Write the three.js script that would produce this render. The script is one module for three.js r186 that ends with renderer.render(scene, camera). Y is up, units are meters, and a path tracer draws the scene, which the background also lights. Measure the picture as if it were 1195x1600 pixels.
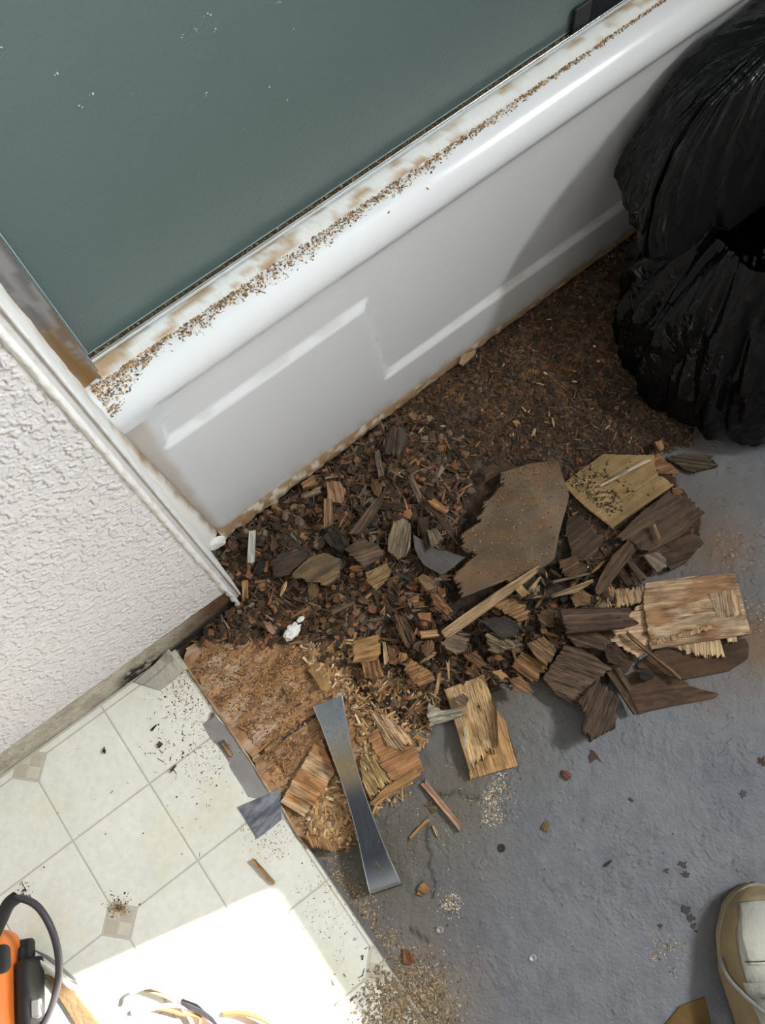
import * as THREE from 'three';
import { mergeGeometries, toCreasedNormals } from 'three/addons/utils/BufferGeometryUtils.js';
import { RoundedBoxGeometry } from 'three/addons/geometries/RoundedBoxGeometry.js';
import { RectAreaLightUniformsLib } from 'three/addons/lights/RectAreaLightUniformsLib.js';
import { Brush, Evaluator, SUBTRACTION } from 'three-bvh-csg';

// ---------------------------------------------------------------- camera, sky, sun, window light, exposure
const scene = new THREE.Scene();
const camera = new THREE.PerspectiveCamera(58.987, 1195 / 1600, 0.02, 60);
camera.position.set(0.25798, 1.17917, 0.39152);
camera.rotation.set(-1.21771, -0.46830, -0.18585, 'YXZ');
camera.updateMatrixWorld(true);
const renderer = new THREE.WebGLRenderer({ antialias: true });
renderer.toneMapping = THREE.LinearToneMapping;
renderer.toneMappingExposure = 1.15;
renderer.shadowMap.enabled = true;
scene.background = new THREE.Color().setRGB(0.75, 0.9, 1.1);
scene.backgroundIntensity = 0.5;

const SUN_EL = 40 * Math.PI / 180, SUN_SLOPE = 0.247;
const WALLX = 1.78;                                   // inner face of the window wall
const sun = new THREE.DirectionalLight(new THREE.Color(1, 0.95, 0.88), 36);
{
  const h = Math.cos(SUN_EL), n = Math.hypot(1, SUN_SLOPE);
  sun.position.set(h / n * 6, Math.sin(SUN_EL) * 6, h * SUN_SLOPE / n * 6);
  sun.castShadow = true; sun.shadow.mapSize.set(2048, 2048);
  Object.assign(sun.shadow.camera, { left: -3, right: 3, top: 3, bottom: -3, near: 0.1, far: 14 });
  scene.add(sun, sun.target);
}
const SILL = 0.035 + 1.69 * Math.hypot(1, SUN_SLOPE) * Math.tan(SUN_EL), WTOP = SILL + 0.5, WZ0 = 0.325 + SUN_SLOPE * 1.69, WZ1 = WZ0 + 0.5;
RectAreaLightUniformsLib.init();
const skyLight = new THREE.RectAreaLight(new THREE.Color(0.92, 0.97, 1.0), 160, WZ1 - WZ0 - 0.04, WTOP - SILL - 0.04);
skyLight.position.set(WALLX + 0.19, (SILL + WTOP) / 2, (WZ0 + WZ1) / 2);
skyLight.lookAt(WALLX - 2, (SILL + WTOP) / 2, (WZ0 + WZ1) / 2);
scene.add(skyLight);

// ---------------------------------------------------------------- helpers
function rng(seed) { let a = seed >>> 0; return () => { a = (a + 0x6D2B79F5) >>> 0; let t = a; t = Math.imul(t ^ (t >>> 15), t | 1); t ^= t + Math.imul(t ^ (t >>> 7), t | 61); return ((t ^ (t >>> 14)) >>> 0) / 4294967296; }; }
const R0 = rng(7);
const rr = (a, b, r = R0) => a + (b - a) * r();
const clamp = (x, a = 0, b = 1) => Math.min(b, Math.max(a, x));
const sstep = (a, b, x) => { const t = clamp((x - a) / (b - a)); return t * t * (3 - 2 * t); };
const mix = (a, b, t) => a + (b - a) * t;
const mix3 = (a, b, t) => [mix(a[0], b[0], t), mix(a[1], b[1], t), mix(a[2], b[2], t)];
function hash(ix, iy, s = 0) { let h = Math.imul(ix, 374761393) ^ Math.imul(iy, 668265263) ^ Math.imul(s, 1274126177); h = Math.imul(h ^ (h >>> 13), 1274126177); h ^= h >>> 16; return (h >>> 0) / 4294967296; }
function vnoise(x, y, s = 0, px = 0, py = 0) {               // value noise, optionally periodic
  let ix = Math.floor(x), iy = Math.floor(y); const fx = x - ix, fy = y - iy;
  const m = (a, p) => p ? ((a % p) + p) % p : a;
  const x0 = m(ix, px), x1 = m(ix + 1, px), y0 = m(iy, py), y1 = m(iy + 1, py);
  const u = fx * fx * (3 - 2 * fx), v = fy * fy * (3 - 2 * fy);
  return mix(mix(hash(x0, y0, s), hash(x1, y0, s), u), mix(hash(x0, y1, s), hash(x1, y1, s), u), v);
}
function fbm(x, y, s = 0, oct = 4, px = 0, py = 0) { let a = 0.5, t = 0, n = 0; for (let k = 0; k < oct; k++) { t += a * vnoise(x, y, s + k * 17, px, py); n += a; a *= 0.5; x *= 2; y *= 2; px *= 2; py *= 2; } return t / n; }
function vnoise3(x, y, z, s = 0) { const iz = Math.floor(z), f = z - iz, w = f * f * (3 - 2 * f); return mix(vnoise(x, y, s + iz * 131), vnoise(x, y, s + (iz + 1) * 131), w); }

const used = {};
function numbered(n) { used[n] = (used[n] ?? -1) + 1; return used[n] ? n + '_' + String(used[n]).padStart(3, '0') : n; }
function add(o, name, parent = scene) { o.name = parent === scene ? numbered(name) : name; parent.add(o); o.traverse((m) => { if (m.isMesh) { m.castShadow = true; m.receiveShadow = true; } }); return o; }
function part(geo, mat, name, parent) {
  const sib = parent.children.filter((c) => c.name === name || c.name.startsWith(name + '_')).length;
  const m = new THREE.Mesh(geo, mat); m.name = sib ? name + '_' + String(sib).padStart(3, '0') : name; m.castShadow = m.receiveShadow = true; parent.add(m); return m;
}
function tag(o, label, category, group) { o.userData.label = label; o.userData.category = category; if (group) o.userData.group = group; return o; }
function structure(o) { o.userData.kind = 'structure'; return o; }
function stuff(o, label, category) { o.userData.kind = 'stuff'; if (label) { o.userData.label = label; o.userData.category = category; } return o; }

// the point of a level plane y under a place of the photograph (1195 x 1600): how positions were measured
const CAM = camera.position.clone(), FPX = 800 / Math.tan(58.987 / 2 * Math.PI / 180);
const rayOf = (u, v) => new THREE.Vector3((u - 597.5) / FPX, -(v - 800) / FPX, -1).applyQuaternion(camera.quaternion);
function F(u, v, y = 0) { const d = rayOf(u, v); return CAM.clone().addScaledVector(d, (y - CAM.y) / d.y); }
function FZ(u, v, z) { const d = rayOf(u, v); return CAM.clone().addScaledVector(d, (z - CAM.z) / d.z); }
const P2 = (px, y) => px.map(([u, v]) => { const p = F(u, v, y); return [p.x, p.z]; });
function inPoly(x, z, P) { let c = false; for (let i = 0, j = P.length - 1; i < P.length; j = i++) if ((P[i][1] > z) !== (P[j][1] > z) && x < (P[j][0] - P[i][0]) * (z - P[i][1]) / (P[j][1] - P[i][1]) + P[i][0]) c = !c; return c; }
function segDist(x, z, a, b) { const dx = b[0] - a[0], dz = b[1] - a[1], t = clamp(((x - a[0]) * dx + (z - a[1]) * dz) / (dx * dx + dz * dz + 1e-12)); return Math.hypot(x - a[0] - t * dx, z - a[1] - t * dz); }
function sd(x, z, P) { let d = 1e9; for (let i = 0; i < P.length; i++) d = Math.min(d, segDist(x, z, P[i], P[(i + 1) % P.length])); return inPoly(x, z, P) ? d : -d; }   // > 0 inside
function lineDist(x, z, L) { let d = 1e9; for (let i = 0; i + 1 < L.length; i++) d = Math.min(d, segDist(x, z, L[i], L[i + 1])); return d; }

// a welded lattice: pos(i, j) -> [x, y, z], optional colour and uv
function lattice(nu, nv, pos, col, uv, flip = false) {
  const p = [], c = [], t = [], idx = [];
  for (let j = 0; j <= nv; j++) for (let i = 0; i <= nu; i++) {
    const q = pos(i / nu, j / nv, i, j); p.push(...q);
    if (col) c.push(...col(q, i / nu, j / nv));
    t.push(...(uv ? uv(q, i / nu, j / nv) : [i / nu, j / nv]));
  }
  const w = nu + 1;
  for (let j = 0; j < nv; j++) for (let i = 0; i < nu; i++) { const a = j * w + i, b = a + 1, d = a + w, e = d + 1; flip ? idx.push(a, b, d, b, e, d) : idx.push(a, d, b, b, d, e); }
  const g = new THREE.BufferGeometry(); g.setAttribute('position', new THREE.Float32BufferAttribute(p, 3)); g.setAttribute('uv', new THREE.Float32BufferAttribute(t, 2));
  if (col) g.setAttribute('color', new THREE.Float32BufferAttribute(c, 3));
  g.setIndex(idx); g.computeVertexNormals(); return g;
}
// closed sheet of given thickness under a lattice
function sheet(nu, nv, pos, th, col, uv) {
  const top = [], p = [], c = [], t = [], idx = [], w = nu + 1, N = w * (nv + 1);
  for (let s = 0; s < 2; s++) for (let j = 0; j <= nv; j++) for (let i = 0; i <= nu; i++) {
    const q = pos(i / nu, j / nv); p.push(q[0], q[1] - s * th, q[2]); if (col) c.push(...col(q, i / nu, j / nv)); t.push(...(uv ? uv(q, i / nu, j / nv) : [q[0], q[2]]));
  }
  for (let j = 0; j < nv; j++) for (let i = 0; i < nu; i++) { const a = j * w + i, b = a + 1, d = a + w, e = d + 1; idx.push(a, d, b, b, d, e, N + a, N + b, N + d, N + b, N + e, N + d); }
  const wall = (a, b) => idx.push(a, b, N + a, b, N + b, N + a);
  for (let i = 0; i < nu; i++) { wall(i, i + 1); wall(nv * w + i + 1, nv * w + i); }
  for (let j = 0; j < nv; j++) { wall((j + 1) * w, j * w); wall(j * w + nu, (j + 1) * w + nu); }
  const g = new THREE.BufferGeometry(); g.setAttribute('position', new THREE.Float32BufferAttribute(p, 3)); g.setAttribute('uv', new THREE.Float32BufferAttribute(t, 2));
  if (col) g.setAttribute('color', new THREE.Float32BufferAttribute(c, 3));
  g.setIndex(idx); g.computeVertexNormals(); return g;
}
function boxUV(g) { g.computeBoundingBox(); const p = g.attributes.position, n = g.attributes.normal, t = []; for (let i = 0; i < p.count; i++) { const ax = Math.abs(n.getX(i)), ay = Math.abs(n.getY(i)), az = Math.abs(n.getZ(i)); ay >= ax && ay >= az ? t.push(p.getX(i), p.getZ(i)) : ax >= az ? t.push(p.getZ(i), p.getY(i)) : t.push(p.getX(i), p.getY(i)); } g.setAttribute('uv', new THREE.Float32BufferAttribute(t, 2)); return g; }
function box(x0, x1, y0, y1, z0, z1) { const g = new THREE.BoxGeometry(x1 - x0, y1 - y0, z1 - z0); g.translate((x0 + x1) / 2, (y0 + y1) / 2, (z0 + z1) / 2); return boxUV(g); }
function rbox(x0, x1, y0, y1, z0, z1, r = 0.002) { const g = new RoundedBoxGeometry(x1 - x0, y1 - y0, z1 - z0, 2, r); g.translate((x0 + x1) / 2, (y0 + y1) / 2, (z0 + z1) / 2); return boxUV(g); }
function tube(pts, r, seg = 60, rad = 8) { return new THREE.TubeGeometry(new THREE.CatmullRomCurve3(pts), seg, r, rad); }

// ---------------------------------------------------------------- textures (all tile, all procedural)
function tex(n, f, { srgb = false, rep = 1, gray = true } = {}) {
  const d = new Uint8Array(n * n * 4);
  for (let y = 0; y < n; y++) for (let x = 0; x < n; x++) { const v = f(x / n, y / n), k = (y * n + x) * 4; if (gray) d[k] = d[k + 1] = d[k + 2] = clamp(v) * 255; else { d[k] = clamp(v[0]) * 255; d[k + 1] = clamp(v[1]) * 255; d[k + 2] = clamp(v[2]) * 255; } d[k + 3] = 255; }
  const t = new THREE.DataTexture(d, n, n); t.wrapS = t.wrapT = THREE.RepeatWrapping; t.magFilter = THREE.LinearFilter; t.minFilter = THREE.LinearMipmapLinearFilter; t.generateMipmaps = true; t.repeat.set(rep, rep);
  if (srgb) t.colorSpace = THREE.SRGBColorSpace; t.needsUpdate = true; return t;
}
const grainF = (x, y) => {                                    // fibres run along u
  const w = 0.02 * (fbm(x * 3, y * 4, 3, 3, 3, 4) - 0.5);
  const f1 = fbm(x * 3, (y + w) * 70, 11, 3, 3, 70), f2 = fbm(x * 9, (y + w) * 160, 23, 2, 9, 160), f3 = fbm(x * 2, (y + w) * 16, 31, 2, 2, 16);
  return 0.45 * f1 + 0.3 * f2 + 0.25 * f3;
};
const T_grain = tex(512, (x, y) => { const g = grainF(x, y); const crack = sstep(0.36, 0.28, g); return 1.1 * (0.55 + 0.6 * g) * (1 - 0.4 * crack); }, { srgb: false, rep: 9 });
const T_grainB = tex(512, (x, y) => sstep(0.22, 0.75, grainF(x, y)), { rep: 9 });
const T_mot = tex(512, (x, y) => 0.35 + 0.75 * fbm(x * 6, y * 6, 5, 6, 6, 6), { rep: 3 });
const T_rough = tex(512, (x, y) => fbm(x * 24, y * 24, 51, 4, 24, 24), { rep: 8 });
const T_wallB = tex(1024, (x, y) => {                        // orange peel: soft flattened drops
  const n1 = fbm(x * 84, y * 66, 75, 2, 84, 66), n2 = fbm(x * 150, y * 120, 91, 2, 150, 120), m = fbm(x * 9, y * 9, 93, 2, 9, 9);
  return 0.72 * sstep(0.38, 0.8, n1 + 0.03 * (m - 0.5)) + 0.28 * sstep(0.3, 0.8, n2);
}, { rep: 1 / 0.42 });
const T_floorB = tex(1024, (x, y) => {                       // painted subfloor: fine stipple and small lifted flakes
  const a = fbm(x * 130, y * 130, 13, 2, 130, 130), b = vnoise(x * 84 + 0.6 * vnoise(x * 30, y * 30, 4, 30, 30), y * 84, 33, 84, 84), m = fbm(x * 11, y * 11, 39, 3, 11, 11), c = vnoise(x * 40, y * 40, 35, 40, 40);
  return 0.34 * a + 0.4 * sstep(0.55, 1, b) * sstep(0.4, 0.62, m) + 0.26 * sstep(0.72, 0.95, c) * sstep(0.45, 0.6, m);
}, { rep: 1 / 0.4 });
const T_scratch = tex(512, (x, y) => 0.3 + 0.35 * fbm(x * 5, y * 5, 15, 4, 5, 5) + 0.3 * sstep(0.66, 0.8, fbm(x * 4, y * 120, 19, 2, 4, 120)), { rep: 8 });
const T_vinyl = tex(512, (x, y) => { const a = fbm(x * 5, y * 5, 44, 5, 5, 5), b = fbm(x * 40, y * 40, 46, 2, 40, 40); const k = 0.93 + 0.055 * a + 0.05 * (b - 0.5); const w = sstep(0.5, 0.72, fbm(x * 4, y * 4, 48, 5, 4, 4)) * 0.035; return [k * (1 - w * 0.2), k * (1 - w * 0.45), k * (0.97 - w * 1.5)]; }, { srgb: true, gray: false, rep: 4 });
const T_fine = tex(256, (x, y) => fbm(x * 64, y * 64, 61, 3, 64, 64), { rep: 14 });
const T_frost = tex(512, (x, y) => fbm(x * 90, y * 90, 63, 3, 90, 90), { rep: 6 });
const T_crink = tex(512, (x, y) => { let t = 0; for (let k = 0, a = 1, f = 5; k < 4; k++, a *= 0.55, f *= 2) t += a * Math.abs(2 * vnoise(x * f + 0.6 * vnoise(x * 4, y * 4, 3, 4, 4), y * f, 80 + k, f, f) - 1); return t / 1.8; }, { rep: 3.2 });

// ---------------------------------------------------------------- materials
const S = (o) => new THREE.MeshStandardMaterial(o), PH = (o) => new THREE.MeshPhysicalMaterial(o);
const rgb = (r, g, b) => new THREE.Color().setRGB(r, g, b);
const M = {
  wood: S({ vertexColors: true, map: T_grain, bumpMap: T_grainB, bumpScale: 0.0009, roughness: 0.93, flatShading: true }),
  dust: S({ vertexColors: true, map: T_mot, bumpMap: T_rough, bumpScale: 0.0012, roughness: 0.97 }),
  mulch: S({ vertexColors: true, map: T_mot, bumpMap: T_rough, bumpScale: 0.003, roughness: 0.97 }),
  crumb: S({ color: 0xffffff, roughness: 0.95 }),
  wall: S({ color: rgb(0.7, 0.675, 0.68), bumpMap: T_wallB, bumpScale: 0.0021, roughness: 0.6 }),
  wallPlain: S({ color: rgb(0.68, 0.66, 0.64), roughness: 0.8 }), wallFar: S({ color: rgb(0.3, 0.27, 0.24), roughness: 0.85 }),
  bare: S({ vertexColors: true, bumpMap: T_wallB, bumpScale: 0.0011, roughness: 0.9 }),
  ceiling: S({ color: rgb(0.42, 0.42, 0.41), roughness: 0.9 }),
  floor: S({ vertexColors: true, bumpMap: T_floorB, bumpScale: 0.0022, roughness: 0.6 }),
  vinyl: PH({ map: T_vinyl, color: rgb(0.85, 0.845, 0.81), bumpMap: T_fine, bumpScale: 0.00018, roughness: 0.42 }),
  grout: S({ map: T_vinyl, color: rgb(0.58, 0.55, 0.49), roughness: 0.6 }),
  accentA: S({ map: T_vinyl, color: rgb(0.56, 0.49, 0.41), roughness: 0.5 }),
  accentB: S({ map: T_vinyl, color: rgb(0.68, 0.64, 0.56), roughness: 0.5 }),
  felt: S({ vertexColors: true, map: T_mot, bumpMap: T_fine, bumpScale: 0.0003, roughness: 0.85 }),
  tub: PH({ vertexColors: true, roughness: 0.2, clearcoat: 0.6, clearcoatRoughness: 0.12 }),
  caulk: S({ vertexColors: true, bumpMap: T_rough, bumpScale: 0.0012, roughness: 0.8 }),
  bead: S({ vertexColors: true, bumpMap: T_rough, bumpScale: 0.0007, roughness: 0.65 }),
  alu: S({ vertexColors: true, metalness: 0.75, roughness: 0.42, bumpMap: T_scratch, bumpScale: 0.0003 }),
  alub: S({ color: rgb(0.6, 0.62, 0.63), metalness: 0.9, roughness: 0.25 }),
  glass: PH({ color: rgb(0.14, 0.196, 0.19), transmission: 0.22, thickness: 0, roughness: 0.36, ior: 1.7, bumpMap: T_frost, bumpScale: 0.0004 }),
  glassDark: PH({ color: rgb(0.035, 0.05, 0.055), transmission: 0.2, thickness: 0, roughness: 0.5, ior: 1.5, bumpMap: T_frost, bumpScale: 0.0012 }),
  glassRim: PH({ color: rgb(0.36, 0.5, 0.49), roughness: 0.3 }),
  glassEdge: PH({ color: rgb(0.12, 0.42, 0.36), roughness: 0.15 }),
  black: S({ color: rgb(0.012, 0.012, 0.013), roughness: 0.55, bumpMap: T_fine, bumpScale: 0.0002 }),
  bag: PH({ color: rgb(0.004, 0.004, 0.0045), roughness: 0.13, bumpMap: T_crink, bumpScale: 0.005, specularIntensity: 0.42 }),
  bagDull: PH({ color: rgb(0.009, 0.0095, 0.0095), roughness: 0.18, bumpMap: T_crink, bumpScale: 0.005, specularIntensity: 0.4 }),
  steel: S({ vertexColors: true, metalness: 0.9, roughness: 0.4, bumpMap: T_scratch, bumpScale: 0.00025, roughnessMap: T_mot }),
  orange: PH({ color: rgb(0.78, 0.2, 0.03), roughness: 0.4, bumpMap: T_fine, bumpScale: 0.00015 }),
  plaster: S({ color: rgb(0.84, 0.82, 0.78), roughness: 0.95 }),
  leather: S({ color: rgb(0.5, 0.49, 0.42), roughness: 0.65, bumpMap: T_rough, bumpScale: 0.0008, map: T_mot }),
  suede: S({ color: rgb(0.36, 0.27, 0.15), roughness: 0.95, bumpMap: T_rough, bumpScale: 0.0008, map: T_mot }),
  rubber: S({ color: rgb(0.42, 0.34, 0.21), roughness: 0.85, bumpMap: T_rough, bumpScale: 0.0005, map: T_mot }),
  lace: S({ color: rgb(0.42, 0.4, 0.38), roughness: 0.9, bumpMap: T_fine, bumpScale: 0.0006 }),
  dark: S({ color: rgb(0.03, 0.025, 0.02), roughness: 0.9 }),
  whiteP: S({ color: rgb(0.75, 0.76, 0.78), roughness: 0.55 }),
  cordW: S({ color: rgb(0.5, 0.5, 0.56), roughness: 0.5 }), cordO: S({ color: rgb(0.5, 0.16, 0.06), roughness: 0.5 }), cordK: S({ color: rgb(0.05, 0.045, 0.055), roughness: 0.5 }), cordT: S({ color: rgb(0.35, 0.28, 0.17), roughness: 0.6 }),
  spill: S({ color: rgb(0.014, 0.01, 0.01), roughness: 0.5 }), stain: S({ color: rgb(0.06, 0.035, 0.025), roughness: 0.9 }), seam: S({ color: rgb(0.1, 0.07, 0.04), roughness: 0.9 }),
  screw: S({ color: rgb(0.3, 0.3, 0.3), metalness: 0.8, roughness: 0.45 }),
};

// ---------------------------------------------------------------- the setting: floors
const T = 0.1143, FY = -0.012, EDGE = 0.1185;
const MULCH = P2([[284, 1036], [268, 1014], [300, 985], [340, 955], [362, 925], [330, 870], [318, 845], [336, 815], [490, 712], [730, 522], [975, 348], [1080, 310], [1130, 480], [1085, 690], [1010, 712], [1060, 745], [1102, 800], [1095, 862], [1010, 912], [985, 925], [1010, 1000], [985, 1055], [930, 1075], [842, 1062], [790, 1066], [700, 1112], [640, 1150], [565, 1085], [480, 1012], [400, 998]], -0.005);
const blob = (u, v, r, y = 0) => { const p = F(u, v, y); return [p.x, p.z, r / 1150]; };
const ORANGE = [[690, 600, 62], [850, 570, 60], [655, 712, 36], [905, 520, 50], [540, 1035, 46], [600, 1052, 40], [500, 1003, 50], [770, 640, 40], [470, 960, 30], [380, 900, 30]].map((b) => blob(...b));
const gaus = (x, z, b) => Math.exp(-((x - b[0]) ** 2 + (z - b[1]) ** 2) / (b[2] * b[2]));
const NEARTUB = (z) => sstep(0.02, -0.1, z);
function mulchY(x, z) {
  const d = sd(x, z, MULCH); if (d < -0.004) return -1;
  const e = sstep(-0.004, 0.05, d);
  const n = fbm(x * 30, z * 30, 201, 4), n2 = Math.abs(2 * vnoise(x * 70, z * 70, 207) - 1);
  return FY - 0.002 + e * (0.007 + 0.02 * n + 0.005 * n2 - 0.006 * NEARTUB(z)) + 0.002 * vnoise(x * 160, z * 160, 209);
}
function groundY(x, z) { let y = x < EDGE && z > -0.008 ? 0 : FY; if (UNDER.some((P) => inPoly(x, z, P))) y = Math.max(y, -0.0035); return Math.max(y, mulchY(x, z)); }
const UNDER = [
  P2([[292, 1046], [306, 1012], [330, 990], [400, 985], [500, 1000], [548, 1030], [548, 1082], [478, 1125], [409, 1177]], -0.004),
  P2([[409, 1177], [478, 1125], [560, 1085], [640, 1140], [618, 1230], [560, 1310], [506, 1325], [478, 1316], [437, 1258]], -0.004),
];
{
  // painted subfloor: fine lattice where the photograph shows it, coarse out to the walls
  const xs = [], zs = [];
  for (let x = -1.0; x < 0.04; x += 0.13) xs.push(x); for (let x = 0.04; x < 1.06; x += 0.004) xs.push(x); for (let x = 1.06; x <= 1.921; x += 0.143) xs.push(x);
  for (let z = -0.9; z < -0.15; z += 0.125) zs.push(z); for (let z = -0.15; z < 0.8; z += 0.004) zs.push(z); for (let z = 0.8; z <= 1.851; z += 0.15) zs.push(z);
  const stains = [[600, 1340, 90, [0.105, 0.088, 0.066], 0.85], [700, 1240, 80, [0.12, 0.1, 0.075], 0.8], [660, 1440, 70, [0.12, 0.105, 0.085], 0.6], [800, 1130, 70, [0.13, 0.115, 0.09], 0.6], [1120, 860, 60, [0.17, 0.095, 0.04], 0.8], [1180, 1000, 60, [0.15, 0.085, 0.04], 0.8], [1100, 1060, 60, [0.14, 0.12, 0.1], 0.5], [660, 1560, 80, [0.2, 0.15, 0.1], 0.7], [760, 1340, 50, [0.14, 0.13, 0.11], 0.5], [1150, 760, 50, [0.12, 0.11, 0.1], 0.5], [1160, 1460, 60, [0.12, 0.1, 0.08], 0.4], [840, 1190, 46, [0.125, 0.12, 0.11], 0.5], [1070, 1420, 14, [0.04, 0.03, 0.03], 0.3]].map(([u, v, r, c, s]) => [blob(u, v, r, FY), c, s]);
  const cracks = [[[682, 1241], [700, 1244], [715, 1236], [728, 1246], [752, 1247]], [[668, 1290], [666, 1312], [674, 1335], [670, 1352], [680, 1378], [676, 1400]], [[640, 1450], [668, 1470]]].map((L) => P2(L, FY));
  const drips = [[1066, 1352, 9], [1070, 1365, 8], [1072, 1422, 8], [1078, 1434, 8], [1083, 1446, 5], [1087, 1455, 4], [1031, 1447, 5], [985, 1250, 5], [1160, 1240, 8], [1040, 1360, 5], [930, 1182, 12], [1190, 1190, 9]].map((b) => blob(...b, FY));
  const col = ([x, y, z]) => {
    const n = fbm(x * 14, z * 14, 301, 5), f = fbm(x * 90, z * 90, 305, 3);
    let c = [0.134 + 0.06 * (n - 0.5) + 0.05 * (f - 0.5), 0.138 + 0.06 * (n - 0.5) + 0.05 * (f - 0.5), 0.151 + 0.045 * (n - 0.5) + 0.05 * (f - 0.5)];
    for (const [b, sc, s] of stains) c = mix3(c, sc, clamp(s * gaus(x, z, b) * (0.5 + 1.1 * n) * 1.15));
    const dm = sd(x, z, MULCH); if (dm > -0.06) c = mix3(c, [0.1, 0.08, 0.06], 0.6 * sstep(-0.06, 0, dm) * (0.4 + n));
    for (const L of cracks) c = mix3(c, [0.025, 0.022, 0.02], 0.9 * sstep(0.0032, 0.001, lineDist(x + 0.003 * (f - 0.5), z, L)));
    return c;
  };
  const pos = (u, v, i, j) => { const x = xs[i], z = zs[j]; const fl = sstep(0.62, 0.68, fbm(x * 75, z * 75, 311, 2)) * 0.0009; return [x, FY + fl, z]; };
  const g = lattice(xs.length - 1, zs.length - 1, pos, col, (q) => [q[0], q[2]]);
  const fl = structure(add(new THREE.Mesh(g, M.floor), 'floor'));
  part(box(-1.0, 1.92, -0.15, FY - 0.0015, -0.9, 1.85), M.wallPlain, 'subfloor_slab', fl);
  for (const [k, b] of drips.entries()) { const r = rng(900 + k), P = []; for (let a = 0; a < 13; a++) { const t = a / 13 * 6.283, q = b[2] * (0.3 + 0.75 * r()); P.push([b[0] + Math.cos(t) * q, b[1] + Math.sin(t) * q]); } part(polyTile(P, FY - 0.001, FY + 0.0011, 0.0003), k > 9 ? M.stain : M.spill, 'dried_spill', fl); }
  // fasteners sunk in the painted subfloor
  for (const [u, v] of [[783, 1325], [687, 1453], [832, 1497]]) {
    const p = F(u, v, FY), s = part(new THREE.LatheGeometry([[0, 0.0004], [0.0018, 0.0004], [0.002, 0.0012], [0.0038, 0.0014], [0.0046, 0.0008], [0.005, 0]].map(([a, b]) => new THREE.Vector2(a, b)), 18), u === 783 ? M.dark : M.screw, 'screw_head', fl); s.position.set(p.x, FY + 0.0002, p.z);
  }
}

// sheet vinyl in embossed tiles
function clipPoly(P, a, b, c) { const o = []; for (let i = 0; i < P.length; i++) { const p = P[i], q = P[(i + 1) % P.length], dp = a * p[0] + b * p[1] - c, dq = a * q[0] + b * q[1] - c; if (dp <= 0) o.push(p); if (dp * dq < 0) { const t = dp / (dp - dq); o.push([mix(p[0], q[0], t), mix(p[1], q[1], t)]); } } return o; }
function polyTile(P, y0, y1, bev) {
  let cx = 0, cz = 0, A = 0; const n = P.length; for (let i = 0; i < n; i++) { const [a, b] = P[i], [c, d] = P[(i + 1) % n]; A += a * d - c * b; cx += a / n; cz += b / n; }
  if (A > 0) P = P.slice().reverse();
  const p = [], t = [], idx = [];
  for (const [x, z] of P) { p.push(x, y0, z); t.push(x, z); }
  for (const [x, z] of P) { const l = Math.hypot(cx - x, cz - z) || 1; p.push(x + (cx - x) / l * bev, y1, z + (cz - z) / l * bev); t.push(x, z); }
  p.push(cx, y1, cz); t.push(cx, cz);
  for (let i = 0; i < n; i++) { const j = (i + 1) % n; idx.push(i, j, n + i, j, n + j, n + i, n + i, n + j, 2 * n); }
  const g = new THREE.BufferGeometry(); g.setAttribute('position', new THREE.Float32BufferAttribute(p, 3)); g.setAttribute('uv', new THREE.Float32BufferAttribute(t, 2)); g.setIndex(idx); return toCreasedNormals(g, 0.3);
}
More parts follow.
